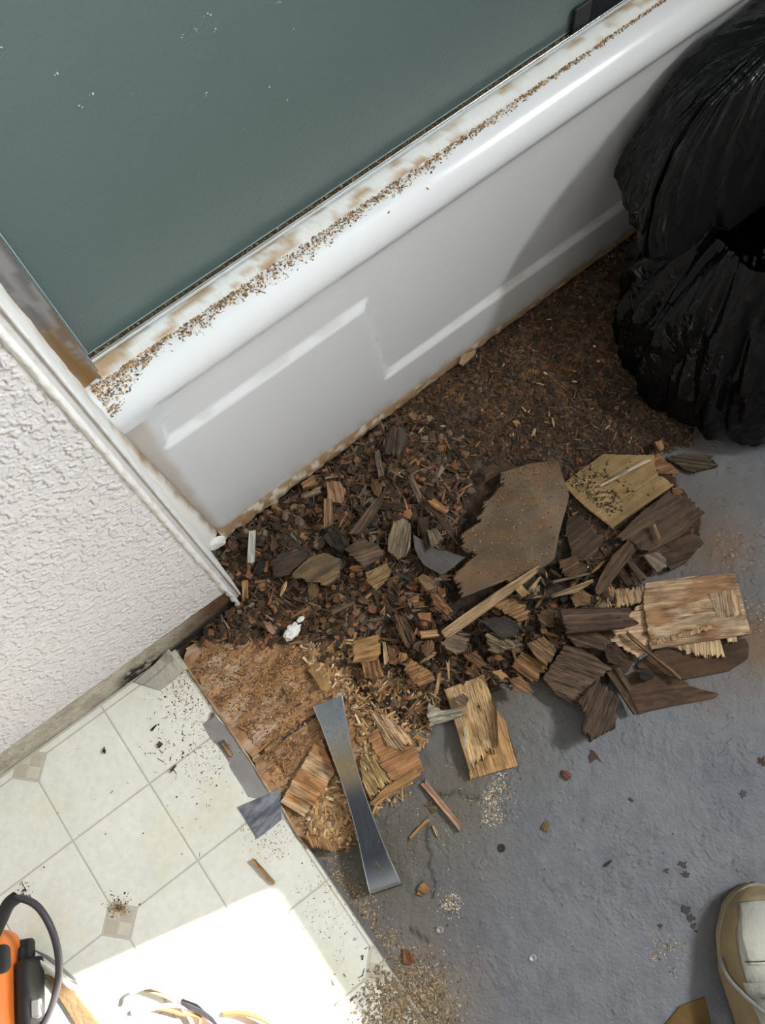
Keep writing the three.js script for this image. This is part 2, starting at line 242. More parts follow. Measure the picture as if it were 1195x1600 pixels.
{
  const vin = structure(add(new THREE.Mesh(box(-0.9, EDGE, FY + 0.0005, -0.0005, -0.012, 1.7), M.grout), 'floor_vinyl'));
  const G = 0.002, CH = 0.215 * T, isAcc = (i, j) => Math.abs(i) % 2 === 1 && Math.abs(j) % 2 === 0;
  const trim = (P) => clipPoly(clipPoly(P, 1, 0, EDGE - 0.0004), 0, -1, 0.0085);
  for (let i = -7; i <= 1; i++) for (let j = -1; j < 9; j++) {
    const x0 = i * T + G / 2, x1 = (i + 1) * T - G / 2, z0 = j * T + G / 2, z1 = (j + 1) * T - G / 2, P = [];
    const corner = (ci, cj, x, z, dx, dz, rev) => { if (!isAcc(ci, cj)) { P.push([x, z]); return; } const a = [x + dx * CH, z], b = [x, z + dz * CH]; rev ? P.push(b, a) : P.push(a, b); };
    corner(i, j, x0, z0, 1, 1, true); corner(i + 1, j, x1, z0, -1, 1, false); corner(i + 1, j + 1, x1, z1, -1, -1, true); corner(i, j + 1, x0, z1, 1, -1, false);
    const Q = trim(P); if (Q.length > 2) part(polyTile(Q, -0.0006, 0, 0.0006), M.vinyl, 'tile', vin);
  }
  for (let i = -7; i <= 1; i++) for (let j = 0; j < 9; j++) if (isAcc(i, j)) {
    const cx = i * T, cz = j * T, h = CH - 0.0022;                           // four small squares turned 45 degrees
    for (const [a, b, m] of [[0, -1, 0], [1, 0, 1], [0, 1, 0], [-1, 0, 1]]) {
      const mx = cx + a * h / 2, mz = cz + b * h / 2, k = h / 2 - 0.0009;
      const Q = trim([[mx - k, mz], [mx, mz - k], [mx + k, mz], [mx, mz + k]]); if (Q.length > 2) part(polyTile(Q, -0.0006, -0.0001, 0.0005), m ? M.accentA : M.accentB, 'accent_square', vin);
    }
  }
  // where the printed layer is torn away the grey felt shows; a square of dull tape lies over its end
  const flat = (px, y, th, m, name, colf, bev = 0.0004) => { const P = P2(px, y), g = polyTile(P, y - th, y, bev); const c = []; const q = g.attributes.position; for (let k = 0; k < q.count; k++) c.push(...colf(q.getX(k), q.getZ(k))); g.setAttribute('color', new THREE.Float32BufferAttribute(c, 3)); return part(g, m, name, vin); };
  const feltC = (x, z) => { const n = fbm(x * 60, z * 60, 401, 3); return [0.33 + 0.2 * (n - 0.5), 0.31 + 0.2 * (n - 0.5), 0.295 + 0.2 * (n - 0.5)]; };
  flat([[316, 1131], [335, 1117], [352, 1135], [372, 1164], [358, 1192], [343, 1169], [328, 1154]], 0.0006, 0.001, M.felt, 'torn_felt', feltC);
  flat([[358, 1192], [372, 1164], [387, 1186], [413, 1228], [435, 1256], [409, 1250], [387, 1245], [380, 1232], [359, 1199]], 0.0006, 0.001, M.felt, 'torn_felt', feltC);
  const tapeC = (x, z) => { const n = fbm(x * 70, z * 190, 411, 4); return mix3([0.1, 0.11, 0.135], [0.3, 0.31, 0.34], sstep(0.25, 0.8, n)); };
  { const tp = P2([[371, 1261], [438, 1232], [440, 1281], [402, 1311]], 0.0013), L = (a, b, t) => [mix(a[0], b[0], t), mix(a[1], b[1], t)];
    const g = sheet(70, 70, (u, v) => { const a = L(tp[0], tp[1], u), b = L(tp[3], tp[2], u), q = L(a, b, v); return [q[0], 0.0013 + 0.0006 * vnoise(u * 6, v * 6, 415), q[1]]; }, 0.0005, (q) => tapeC(q[0], q[2]), (q) => [q[0], q[2]]);
    part(g, M.felt, 'grey_tape_square', vin).userData.label = 'dull grey tape square'; }
  // frayed edge of the sheet
  { const L = P2([[293, 1046], [318, 1083], [350, 1128], [386, 1182], [420, 1236], [442, 1266], [464, 1305], [480, 1326]], 0.001); const n = L.length - 1;
    const at = (u) => { const k = Math.min(n - 1, Math.floor(u * n)), t = u * n - k; return [mix(L[k][0], L[k + 1][0], t), mix(L[k][1], L[k + 1][1], t)]; };
    part(sheet(120, 1, (u, v) => { const q = at(u); const w = 0.0012 + 0.002 * fbm(u * 40, 1, 421, 2) + 0.003 * Math.max(0, Math.sin(u * 9 - 5.2)) * sstep(0.7, 1, u); return [q[0] + (v - 0.45) * w * 1.6, 0.0006 + 0.001 * vnoise(u * 30, v, 423), q[1]]; }, 0.006, (q, u) => mix3([0.62, 0.5, 0.36], [0.35, 0.2, 0.1], fbm(u * 50, 3, 427, 2)), (q) => [q[0], q[2]]), M.dust, 'frayed_edge', vin); }
  // the corner of the sheet that has lifted and curled up against the wall, its printed band and accent with it
  { const c0 = F(207, 1066, 0.001), a = F(250, 1079, 0.001), wallR = FZ(262, 1013, -0.009), tip = F(288, 1045, 0.012);
    const bend = (u, v) => { const b0 = [mix(c0.x, a.x, u * 0), 0, 0]; const p = [mix(mix(c0.x, a.x, v), mix(wallR.x, tip.x, v), u), 0, mix(mix(-0.0095, a.z, v), mix(-0.0085, tip.z, v), u)]; p[1] = 0.0012 + u * u * (0.026 * (1 - v) + 0.012 * v) * (1 - 0.3 * v); return p; };
    const zl = 0.62;
    part(sheet(24, 16, bend, 0.0016, (q, u, v) => { const n = fbm(q[0] * 50, q[2] * 50, 431, 3); let c = [0.6 + 0.12 * n, 0.56 + 0.12 * n, 0.47 + 0.1 * n]; if (Math.abs(v - 0.4) < 0.03 && u < 0.76) c = [0.42, 0.39, 0.34]; if (u > 0.72 && v < 0.4 + (u - 0.72) * 0.3) c = [0.47, 0.43, 0.36]; if (u > 0.985) c = [0.7, 0.65, 0.55]; return c; }, (q) => [q[0], q[2]]), M.dust, 'curled_corner', vin).userData.label = 'lifted curled corner'; }
}

// old plywood underlayment under the missing vinyl
const lay = structure(add(new THREE.Group(), 'floor_underlayment'));

// ---------------------------------------------------------------- walls, ceiling, window
const WALLZ = -0.0115, WEND = 0.2207;
{
  const shapeX = (w, name, m) => structure(add(new THREE.Mesh(w, m), name));
  const wl = shapeX(box(-0.92, WEND - 0.001, 0.068, 2.4, -0.105, WALLZ), 'wall_front', M.wall);
  // bare paper strip where the baseboard was pried off: dirty, mouldy, rotted brown at its right end
  const top = (x) => 0.0685 + 0.0012 * Math.sin(x * 30) - 0.004 * sstep(0.1, 0.22, x);
  const g = lattice(420, 46, (u, v) => { const x = mix(-0.5, WEND - 0.001, u), y = mix(-0.0125, top(x), v); return [x, y, WALLZ - 0.0012 + 0.0012 * sstep(0.9, 1, v) * vnoise(x * 120, 3, 5) - 0.004 * sstep(0.13, 0.2, x) * sstep(0.03, 0.0, y) * (0.5 + vnoise(x * 90, y * 90, 8))]; }, ([x, y]) => {
    const n = fbm(x * 40, y * 40, 501, 4), f = fbm(x * 140, y * 140, 503, 3);
    let c = [0.44 + 0.3 * (n - 0.5) + 0.2 * (f - 0.5), 0.4 + 0.3 * (n - 0.5) + 0.2 * (f - 0.5), 0.32 + 0.26 * (n - 0.5) + 0.15 * (f - 0.5)];
    if (y > top(x) - 0.004) c = mix3(c, [0.16, 0.13, 0.1], 0.65 * (0.4 + n));
    const rot = sstep(0.085, 0.2, x + 0.07 * (n - 0.5)) * sstep(0.085, 0.025, y - 0.03 * sstep(0.12, 0.22, x));
    c = mix3(c, [0.1, 0.05, 0.022], rot);
    const mould = 1.5 * Math.exp(-(((x - 0.066) / 0.03) ** 2)) * sstep(0.045, 0.012, y + 0.03 * (n - 0.5)) * sstep(0.36, 0.52, f) + sstep(0.09, 0.14, x) * sstep(0.02, 0.008, y) * 0.8 + 0.5 * sstep(0.0, 0.05, x) * sstep(0.008, 0.002, y + 0.01 * (f - 0.5));
    return mix3(c, [0.02, 0.016, 0.012], clamp(mould));
  }, (q) => [q[0], q[1]], true);
  part(g, M.bare, 'bare_strip', wl); part(box(-0.92, WEND - 0.001, -0.012, 0.07, -0.105, WALLZ - 0.0065), M.wallPlain, 'wall_core', wl);
  // stained wet patch of paint above the rotted corner is left to the light: the paint itself is whole
  const beadC = (dirty) => ([x, y, z]) => { const n = fbm(x * 90 + y * 60, z * 90 + y * 90, 511, 3); return mix3([0.8, 0.79, 0.77], [0.42, 0.36, 0.29], clamp(dirty * sstep(0.5, 0.75, n) + 0.5 * dirty * sstep(0.06, 0.0, y) * n)); };
  const strip = (prof, y0, y1, n, wob, colf, name, seed) => {
    const cum = prof;
    const ge = lattice(cum.length - 1, n, (u, v, i) => { const y = mix(y0, y1, v); const [px, pz, w = 0] = cum[i]; return [px + w * wob * (fbm(y * 70, i, seed, 3) - 0.5) * (1 + 2.5 * sstep(0.12, 0.02, y)), y, pz]; }, colf, (q) => [q[0] + q[2], q[1]], true);
    part(ge, M.bead, name, wl);
  };
  strip([[WEND - 0.003, WALLZ + 0.0002, 1], [WEND - 0.0015, WALLZ + 0.0022, 1], [WEND + 0.0012, WALLZ + 0.0024, 0.4], [WEND + 0.003, WALLZ - 0.0005, 0], [WEND + 0.003, WALLZ - 0.02, 0]], -0.006, 2.38, 520, 0.0032, beadC(0.35), 'corner_bead', 521);
  const greyC = ([x, y, z]) => { const n = fbm(y * 60, x * 200, 515, 3); return mix3([0.58, 0.55, 0.53], [0.36, 0.29, 0.22], 0.5 * sstep(0.55, 0.8, n) + 0.35 * sstep(0.1, 0.0, y)); };
  strip([[WEND + 0.002, WALLZ - 0.006, 0], [WEND + 0.006, WALLZ - 0.007, 0], [WEND + 0.0092, WALLZ - 0.008, 0], [WEND + 0.0105, WALLZ - 0.010, 0]], 0.002, 2.38, 300, 0, greyC, 'bead_leg', 531);
  strip([[WEND + 0.0085, WALLZ - 0.010, 0.4], [WEND + 0.0092, WALLZ - 0.0058, 0.4], [WEND + 0.0115, WALLZ - 0.006, 0.3], [WEND + 0.012, WALLZ - 0.03, 0], [WEND + 0.0115, -0.13, 0]], 0.004, 2.38, 400, 0.0012, beadC(0.3), 'return_edge', 541);
  part(box(WEND - 0.002, WEND + 0.0105, 0.05, 2.38, -0.3, WALLZ - 0.012), M.wallPlain, 'return_core', wl);
  // white filler strip between the wall's return and the tub
  const fill = structure(add(new THREE.Mesh(lattice(10, 300, (u, v) => { const y = mix(0.022, 2.38, v); const x = mix(WEND + 0.0095, mix(WEND + 0.0345, WEND + 0.0135, clamp(y / 0.405)) + 0.0025 * fbm(y * 50, 1, 551, 2), u); return [x, y, -0.094 - 0.012 * u * u + 0.0015 * fbm(x * 200, y * 60, 553, 2)]; }, ([x, y]) => { const n = fbm(x * 120, y * 60, 555, 4); const xe = mix(WEND + 0.0345, WEND + 0.0135, clamp(y / 0.405)), e = sstep(xe - 0.008, xe + 0.002, x + 0.006 * (n - 0.5)); return mix3([0.8, 0.78, 0.73], [0.3, 0.2, 0.11], clamp(e * (0.55 + 0.6 * n) * (y < 0.4 ? 1 : 0.5))); }, (q) => [q[0], q[1]], true), M.bead), 'trim_1'));
  // lump of plaster at its foot
  { const s = new THREE.SphereGeometry(0.011, 28, 20), q = s.attributes.position; for (let k = 0; k < q.count; k++) { const x = q.getX(k), y = q.getY(k), z = q.getZ(k), d = 1 + 0.5 * (vnoise3(x * 160, y * 160, z * 160, 9) - 0.5); q.setXYZ(k, x * d * 0.9, y * d * 1.5, z * d * 0.45); } s.computeVertexNormals(); const m = part(s, M.plaster, 'plaster_lump', fill); m.scale.set(1.25, 1, 1); m.position.set(0.2455, 0.014, -0.096); }
  // far walls, ceiling
  shapeX(box(-1.02, -0.9, -0.012, 2.4, -0.9, 1.82), 'wall_left', M.wallFar);
  shapeX(box(-1.02, 1.92, -0.012, 2.4, 1.7, 1.82), 'wall_back', M.wallFar);
  shapeX(box(-0.92, 1.92, -0.012, 2.4, -0.97, -0.85), 'wall_alcove', M.wallPlain);
  shapeX(box(-1.02, 1.92, 2.34, 2.46, -0.97, 1.82), 'ceiling', M.ceiling);
  const sh = new THREE.Shape([[-0.97, -0.012], [1.82, -0.012], [1.82, 2.4], [-0.97, 2.4]].map(([a, b]) => new THREE.Vector2(a, b)));
  sh.holes.push(new THREE.Path([[WZ0, SILL], [WZ0, WTOP], [WZ1, WTOP], [WZ1, SILL]].map(([a, b]) => new THREE.Vector2(a, b))));
  const gw = new THREE.ExtrudeGeometry(sh, { depth: 0.24, bevelEnabled: false }); gw.rotateY(-Math.PI / 2); gw.translate(WALLX + 0.24, 0, 0);
  shapeX(gw, 'wall_right', M.wallFar);
  const win = structure(add(new THREE.Group(), 'window_1')); win.position.set(WALLX + 0.215, (SILL + WTOP) / 2, (WZ0 + WZ1) / 2);
  const hw = (WZ1 - WZ0) / 2, hh = (WTOP - SILL) / 2;
  part(mergeGeometries([rbox(-0.015, 0.015, -hh, -hh + 0.02, -hw, hw), rbox(-0.015, 0.015, hh - 0.02, hh, -hw, hw), rbox(-0.015, 0.015, -hh, hh, -hw, -hw + 0.02), rbox(-0.015, 0.015, -hh, hh, hw - 0.02, hw)]), M.whiteP, 'window_frame', win);
  part(box(-0.002, 0.002, -hh + 0.015, hh - 0.015, -hw + 0.015, hw - 0.015), PH({ color: 0xffffff, transmission: 1, thickness: 0, roughness: 0.02 }), 'pane', win);
}

// ---------------------------------------------------------------- bathtub and sliding door
const TUBX = 0.2535, TUBZ = -0.108, TUBR = 0.016;
function tubFrame(o) { o.position.set(TUBX, 0, TUBZ); o.rotation.y = TUBR; return o; }
const tubW = (x, y, z) => new THREE.Vector3(x, y, z).applyAxisAngle(new THREE.Vector3(0, 1, 0), TUBR).add(new THREE.Vector3(TUBX, 0, TUBZ));
{
  const tub = tubFrame(add(new THREE.Group(), 'bathtub'));
  tag(tub, 'white moulded bathtub with a stepped recess pressed into its front apron', 'bathtub');
  const prof = [];
  for (let k = 0; k <= 150; k++) prof.push(['a', mix(-0.012, 0.378, k / 150)]);
  for (let k = 1; k <= 18; k++) prof.push(['r', k / 18 * Math.PI / 2]);
  for (const q of [[-0.05, 0.4095], [-0.075, 0.409], [-0.1, 0.4075], [-0.114, 0.398], [-0.122, 0.37], [-0.14, 0.2], [-0.17, 0.09]]) prof.push(['p', ...q]);
  const REC = [[0.016, 0.2895], [0.29, 0.2895], [0.306, 0.103], [1.48, 0.103], [1.48, 0.3655], [0.03, 0.3655]];
  const rec = (x, h) => { if (h > 0.376) return 0; const d = sd(x, h, REC); if (h > 0.33) return 0.0068 * clamp((d + 0.0085) / 0.017); return 0.0068 * sstep(-0.0085, 0.0064, d); };
  const g = lattice(420, prof.length - 1, (u, v, i, j) => {
    const x = -0.021 + u * 1.521, q = prof[j];
    if (q[0] === 'a') { const h = q[1]; return [x, h, -rec(x, h) + 0.002 * sstep(0.34, 0.378, h) - 0.004 * sstep(0.03, -0.01, h) ]; }
    if (q[0] === 'r') return [x, 0.378 + 0.032 * Math.sin(q[1]), 0.002 - 0.034 + 0.034 * Math.cos(q[1])];
    return [x, q[2], q[1]];
  }, ([x, y, z]) => {
    const n = fbm(x * 30, y * 30, 601, 4), s = fbm(x * 60, y * 7, 605, 3);
    let c = [0.765, 0.785, 0.8];
    c = mix3(c, [0.45, 0.36, 0.26], clamp(0.55 * sstep(0.05, 0.0, y) * sstep(0.35, 0.7, s) + 0.6 * sstep(0.014, 0.0, x + 0.006 * (n - 0.5)) * (y < 0.36 ? 1 : 0) + 0.18 * sstep(0.16, 0.02, y) * sstep(0.4, 0.02, x) * s));
    if (y < 0.3 && Math.abs(rec(x, y) - 0.004) < 0.002) c = mix3(c, [0.5, 0.47, 0.42], 0.35 * sstep(0.5, 0.7, n));
    return c;
  }, null, false);
  part(g, M.tub, 'tub_shell', tub);
  // dirty caulk along the foot of the apron, torn and lifting at the left
  part(lattice(320, 6, (u, v) => { const x = u * 1.2 + 0.002, w = mix(0.011, 0.0045, sstep(0, 0.45, u)) * (0.8 + 0.45 * fbm(x * 45, 2, 611, 4)), a = v * Math.PI * 0.5; return [x, 0.001 + w * 1.3 * Math.cos(a) + 0.018 * sstep(0.05, 0.6, x) * (0.2) + 0.002 * fbm(x * 90, v * 3, 613, 2), -0.002 + w * 0.9 * Math.sin(a) * (0.8 + 0.5 * fbm(x * 120, v * 3, 615, 2))]; }, (q, u, v) => mix3([0.66, 0.6, 0.5], [0.24, 0.15, 0.075], clamp(sstep(0.3, 0.6, fbm(u * 110, v * 2, 617, 4)) * 0.9 + 0.3 + 0.25 * u * 3)), (q) => [q[0], q[1]]), M.caulk, 'caulk_strip', tub).userData.label = 'torn dirty caulk strip';
}
{
  const door = tubFrame(add(new THREE.Group(), 'sliding_shower_door'));
  tag(door, 'frosted blue-green glass sliding shower door in an aluminium track on the tub rim', 'shower door');
  const tk = lattice(300, 9, (u, v, i, j) => { const x = u * 1.49; const P = [[-0.0325, 0.4095], [-0.0345, 0.4135], [-0.04, 0.4155], [-0.046, 0.4165], [-0.0505, 0.4165], [-0.051, 0.4125], [-0.052, 0.4125], [-0.0525, 0.4185], [-0.0545, 0.4185], [-0.055, 0.4115]][j]; return [x, P[1], P[0]]; }, (q, u, v) => { const x = q[0], n = fbm(x * 40, q[2] * 160, 621, 4), a = v < 0.5 ? 1 : 0; let c = v < 0.5 ? [0.72, 0.74, 0.72] : [0.6, 0.62, 0.62]; c = mix3(c, [0.42, 0.3, 0.18], clamp(a * (sstep(0.5, 0.72, n + 0.25 * sstep(0.05, 0, x)) + 0.35 * sstep(0.2, 0.05, v) * n))); return c; }, (q) => [q[0], q[2]], false);
  part(tk, M.bead, 'bottom_track', door);
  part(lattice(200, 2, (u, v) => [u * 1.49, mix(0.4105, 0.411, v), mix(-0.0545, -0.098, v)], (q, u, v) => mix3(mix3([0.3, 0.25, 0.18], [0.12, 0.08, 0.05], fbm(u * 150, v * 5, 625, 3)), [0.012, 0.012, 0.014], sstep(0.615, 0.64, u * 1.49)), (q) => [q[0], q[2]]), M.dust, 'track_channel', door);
  part(rbox(0.0, 1.49, 0.4175, 0.4205, -0.0545, -0.0525, 0.0008), M.alub, 'track_lip', door);
  // wall jamb
  const jc = ([x, y, z]) => { const n = fbm(x * 70, y * 16, 631, 4), f = fbm(x * 160, y * 50, 633, 3); return mix3(mix3([0.55, 0.54, 0.53], [0.34, 0.33, 0.33], sstep(0.45, 0.6, f)), [0.4, 0.24, 0.1], sstep(0.75, 0.42, y) * sstep(0.4, 0.66, n + 0.15 * sstep(0.5, 0.41, y))); };
  part(lattice(16, 300, (u, v) => { const y = mix(0.412, 2.0, v); const P = [[-0.0245, -0.095], [-0.0245, -0.037], [-0.0235, -0.035], [-0.013, -0.035], [-0.012, -0.036], [-0.0115, -0.036], [-0.001, -0.0365], [0, -0.0375], [0.0005, -0.04], [0.0005, -0.056]]; const f = u * 9, k = Math.min(8, Math.floor(f)), t = f - k; return [mix(P[k][0], P[k + 1][0], t), y, mix(P[k][1], P[k + 1][1], t)]; }, jc, (q) => [q[0] * 0.4, q[1] * 2], true), M.alu, 'wall_jamb', door);
  part(rbox(0.0005, 0.0022, 0.4115, 2.0, -0.0565, -0.04, 0.0006), M.alub, 'jamb_lip', door);
  const pane = part(rbox(0.003, 0.655, 0.4145, 1.9, -0.069, -0.063, 0.0016), M.glass, 'glass_panel', door); pane.userData.label = 'near sliding glass panel';
  part(rbox(0.655, 0.6575, 0.4145, 1.9, -0.069, -0.063, 0.0008), M.glassEdge, 'polished_edge', pane);
  part(rbox(0.003, 0.655, 0.4142, 0.4162, -0.0692, -0.0628, 0.0006), M.glassRim, 'ground_edge', pane); part(rbox(0.0026, 0.0042, 0.4142, 1.9, -0.0692, -0.0628, 0.0006), M.glassRim, 'ground_edge', pane);
  part(rbox(0.62, 1.485, 0.4145, 1.9, -0.089, -0.083, 0.0016), M.glassDark, 'glass_panel', door).userData.label = 'far sliding glass panel';
  part(rbox(0.628, 0.652, 0.4115, 0.446, -0.062, -0.0565, 0.002), M.black, 'panel_guide', door);
}

// ---------------------------------------------------------------- broken wood
const C = { ck: [0.034, 0.026, 0.019], dk: [0.055, 0.032, 0.018], db: [0.09, 0.051, 0.027], br: [0.185, 0.1, 0.046], rb: [0.23, 0.1, 0.045], og: [0.36, 0.185, 0.075], tn: [0.46, 0.29, 0.135], pl: [0.62, 0.47, 0.29], gy: [0.17, 0.125, 0.085], yl: [0.46, 0.33, 0.15], dust: [0.25, 0.165, 0.1], oc: [0.42, 0.24, 0.1], pk: [0.5, 0.3, 0.2], wh: [0.8, 0.77, 0.7] };
// a torn piece of ply: fibre strips along the grain, each with its own ragged ends and level, in one welded mesh
function woodGeo(P, dir, th, o = {}) {
  let { sw = 0.0028, jag = [0.004, 0.004], hv = 0.0009, col = C.br, col2, cv = 0.35, curl = 0, cross = 0, seed = 1, wave = 0.0006, tips } = o, r = rng(seed * 977 + 5); sw *= 0.5; const tear = o.tear ?? hv * 0.9;
  let cx = 0, cz = 0; for (const [x, z] of P) { cx += x / P.length; cz += z / P.length; }
  const L = Math.hypot(dir[0], dir[1]), dx = dir[0] / L, dz = dir[1] / L;
  const Q = P.map(([x, z]) => [(x - cx) * dx + (z - cz) * dz, -(x - cx) * dz + (z - cz) * dx]);
  let v0 = 1e9, v1 = -1e9, um = 0; for (const [u, v] of Q) { v0 = Math.min(v0, v); v1 = Math.max(v1, v); um = Math.max(um, Math.abs(u)); }
  const cuts = [v0]; while (cuts[cuts.length - 1] < v1 - sw * 0.6) cuts.push(Math.min(v1, cuts[cuts.length - 1] + sw * (0.55 + 0.9 * r()))); if (cuts[cuts.length - 1] < v1) cuts[cuts.length - 1] = v1;
  if (cuts.length < 2) cuts.push(v1);
  const rows = []; let k0 = 0.5, k1 = 0.5, lev = 0.5;
  for (let i = 0; i + 1 < cuts.length; i++) {
    const span = (v) => { let a = 1e9, b = -1e9; for (let q = 0; q < Q.length; q++) { const A = Q[q], B = Q[(q + 1) % Q.length]; if ((A[1] - v) * (B[1] - v) <= 0 && A[1] !== B[1]) { const u = A[0] + (B[0] - A[0]) * (v - A[1]) / (B[1] - A[1]); a = Math.min(a, u); b = Math.max(b, u); } } return [a, b]; };
    const vm = (cuts[i] + cuts[i + 1]) / 2; let [a, b] = span(vm); if (a > b) continue;
    k0 = mix(k0, r() ** 1.5, 0.55); k1 = mix(k1, r() ** 1.5, 0.55); lev = mix(lev, r(), 0.6);
    const len = b - a; a += Math.min(jag[0] * k0 * 1.4, len * 0.4); b -= Math.min(jag[1] * k1 * 1.4, len * 0.4);
    const y = th + hv * 1.2 * (lev - 0.5), t = r(), br = 1 + cv * (r() - 0.55) * 1.6, c = (col2 ? mix3(col, col2, t) : col).map((q) => q * br);
    const A0 = a - span(vm)[0], B0 = span(vm)[1] - b; for (const [vv, sd_] of [[cuts[i], 0], [cuts[i + 1], 1]]) { let [p0, p1] = span(clamp(vv, v0 + 1e-5, v1 - 1e-5)); if (p0 > p1) [p0, p1] = span(vm); p0 += A0; p1 -= B0; if (p1 < p0 + 0.0004) { const mm = (p0 + p1) / 2; p0 = mm - 0.0002; p1 = mm + 0.0002; } rows.push([p0, p1, vv, y, c, sd_]); }
  }
  const M_ = clamp(Math.ceil(um * 2 / 0.005), 2, 26), p = [], cc = [], t = [], idx = [], w = M_ + 1, N = w * rows.length, ou = r(), ov = r();
  for (let s = 0; s < 2; s++) for (let j = 0; j < rows.length; j++) for (let i = 0; i <= M_; i++) {
    const [a, b, v, y, c, side] = rows[j]; const f = i / M_, u = mix(a, b, f);
    const nz = wave * (vnoise(u * 110 + seed * 7, j * 0.5, seed) - 0.5) * 2, e = tips ? (f < 0.01 || f > 0.99 ? 0.35 : 1) : 1;
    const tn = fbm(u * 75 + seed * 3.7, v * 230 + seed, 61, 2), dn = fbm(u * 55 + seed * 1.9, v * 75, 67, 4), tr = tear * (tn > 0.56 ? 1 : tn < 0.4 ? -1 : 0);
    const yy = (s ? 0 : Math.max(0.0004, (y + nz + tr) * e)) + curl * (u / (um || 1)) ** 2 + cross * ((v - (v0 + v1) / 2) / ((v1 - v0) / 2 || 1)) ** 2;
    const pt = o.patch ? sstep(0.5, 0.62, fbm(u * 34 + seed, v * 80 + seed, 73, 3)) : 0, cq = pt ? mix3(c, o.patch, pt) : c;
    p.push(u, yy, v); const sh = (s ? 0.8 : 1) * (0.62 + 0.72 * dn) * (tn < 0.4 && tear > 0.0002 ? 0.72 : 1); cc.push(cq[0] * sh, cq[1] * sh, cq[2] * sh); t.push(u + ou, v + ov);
  }
  const W = rows.length;
  for (let j = 0; j + 1 < W; j++) for (let i = 0; i < M_; i++) { const a = j * w + i, b = a + 1, d = a + w, e = d + 1; idx.push(a, d, b, b, d, e, N + a, N + b, N + d, N + b, N + e, N + d); }
  const wall = (a, b) => idx.push(a, b, N + a, b, N + b, N + a);
  for (let i = 0; i < M_; i++) { wall(i, i + 1); wall((W - 1) * w + i + 1, (W - 1) * w + i); }
  for (let j = 0; j + 1 < W; j++) { wall((j + 1) * w, j * w); wall(j * w + M_, (j + 1) * w + M_); }
  const g = new THREE.BufferGeometry(); g.setAttribute('position', new THREE.Float32BufferAttribute(p, 3)); g.setAttribute('uv', new THREE.Float32BufferAttribute(t, 2)); g.setAttribute('color', new THREE.Float32BufferAttribute(cc, 3)); g.setIndex(idx); g.computeVertexNormals();
  return { g, cx, cz, turn: -Math.atan2(dz, dx) };
}
let SEED = 100;
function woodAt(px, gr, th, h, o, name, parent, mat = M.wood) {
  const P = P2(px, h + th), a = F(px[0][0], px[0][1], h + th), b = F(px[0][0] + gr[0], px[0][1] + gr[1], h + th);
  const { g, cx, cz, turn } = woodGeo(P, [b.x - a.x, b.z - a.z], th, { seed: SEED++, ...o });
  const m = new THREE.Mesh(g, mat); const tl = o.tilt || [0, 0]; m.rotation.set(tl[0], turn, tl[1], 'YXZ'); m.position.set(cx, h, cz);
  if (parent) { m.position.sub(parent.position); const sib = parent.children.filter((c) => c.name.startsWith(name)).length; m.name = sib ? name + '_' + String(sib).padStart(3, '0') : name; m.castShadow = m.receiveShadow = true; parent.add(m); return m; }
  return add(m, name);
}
const ANCH = []; const anchor = (label, u, v) => ANCH.push([label, u, v]);
// a loose piece on the heap; lift (mm) above the ground under its middle
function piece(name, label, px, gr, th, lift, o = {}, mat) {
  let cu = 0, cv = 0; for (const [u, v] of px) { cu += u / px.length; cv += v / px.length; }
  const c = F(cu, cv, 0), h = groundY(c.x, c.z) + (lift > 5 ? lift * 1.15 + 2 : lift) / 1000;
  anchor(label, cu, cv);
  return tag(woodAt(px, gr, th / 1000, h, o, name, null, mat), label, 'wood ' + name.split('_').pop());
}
function layered(name, label, u, v, lift) {
  const c = F(u, v, 0), g = new THREE.Group(); g.position.set(c.x, groundY(c.x, c.z) + lift / 1000, c.z); add(g, name); return tag(g, label, 'wood ' + name.split('_').pop());
}

// the two sheets of old underlayment that are still down (pieces of the setting)
for (const [k, px] of [[[278, 1054], [292, 1012], [335, 985], [400, 982], [500, 998], [552, 1030], [548, 1082], [480, 1122], [393, 1184]], [[396, 1188], [480, 1127], [560, 1085], [645, 1140], [622, 1228], [566, 1305], [506, 1325], [468, 1326], [424, 1270]]].entries()) {
  const m = woodAt(px, [120, -88], 0.0075, FY + 0.0006, { sw: 0.0045, jag: [0.001, 0.014], hv: 0.0005, col: [0.5, 0.27, 0.12], col2: [0.45, 0.25, 0.125], cv: 0.22, wave: 0.0004 }, 'underlayment_panel', lay);
  const q = m.geometry.attributes.position, c = m.geometry.attributes.color, v = new THREE.Vector3(); m.updateMatrixWorld(true);
  for (let i = 0; i < q.count; i++) { v.fromBufferAttribute(q, i).applyMatrix4(m.matrixWorld); const n = fbm(v.x * 45, v.z * 45, 701, 4), w = fbm(v.x * 20 + 4, v.z * 60, 703, 4); let a = mix3([c.getX(i), c.getY(i), c.getZ(i)], [0.6, 0.45, 0.33], 0.75 * sstep(0.52, 0.66, w) * (k ? 0.3 : 1)); a = mix3(a, [0.6, 0.52, 0.4], 0.8 * (k ? 0 : 1) * gaus(v.x, v.z, blob(352, 1005, 40)) * sstep(0.4, 0.6, n)); a = mix3(a, [0.2, 0.09, 0.035], sstep(0.55, 0.72, n) * 0.6); c.setXYZ(i, ...a); }
}
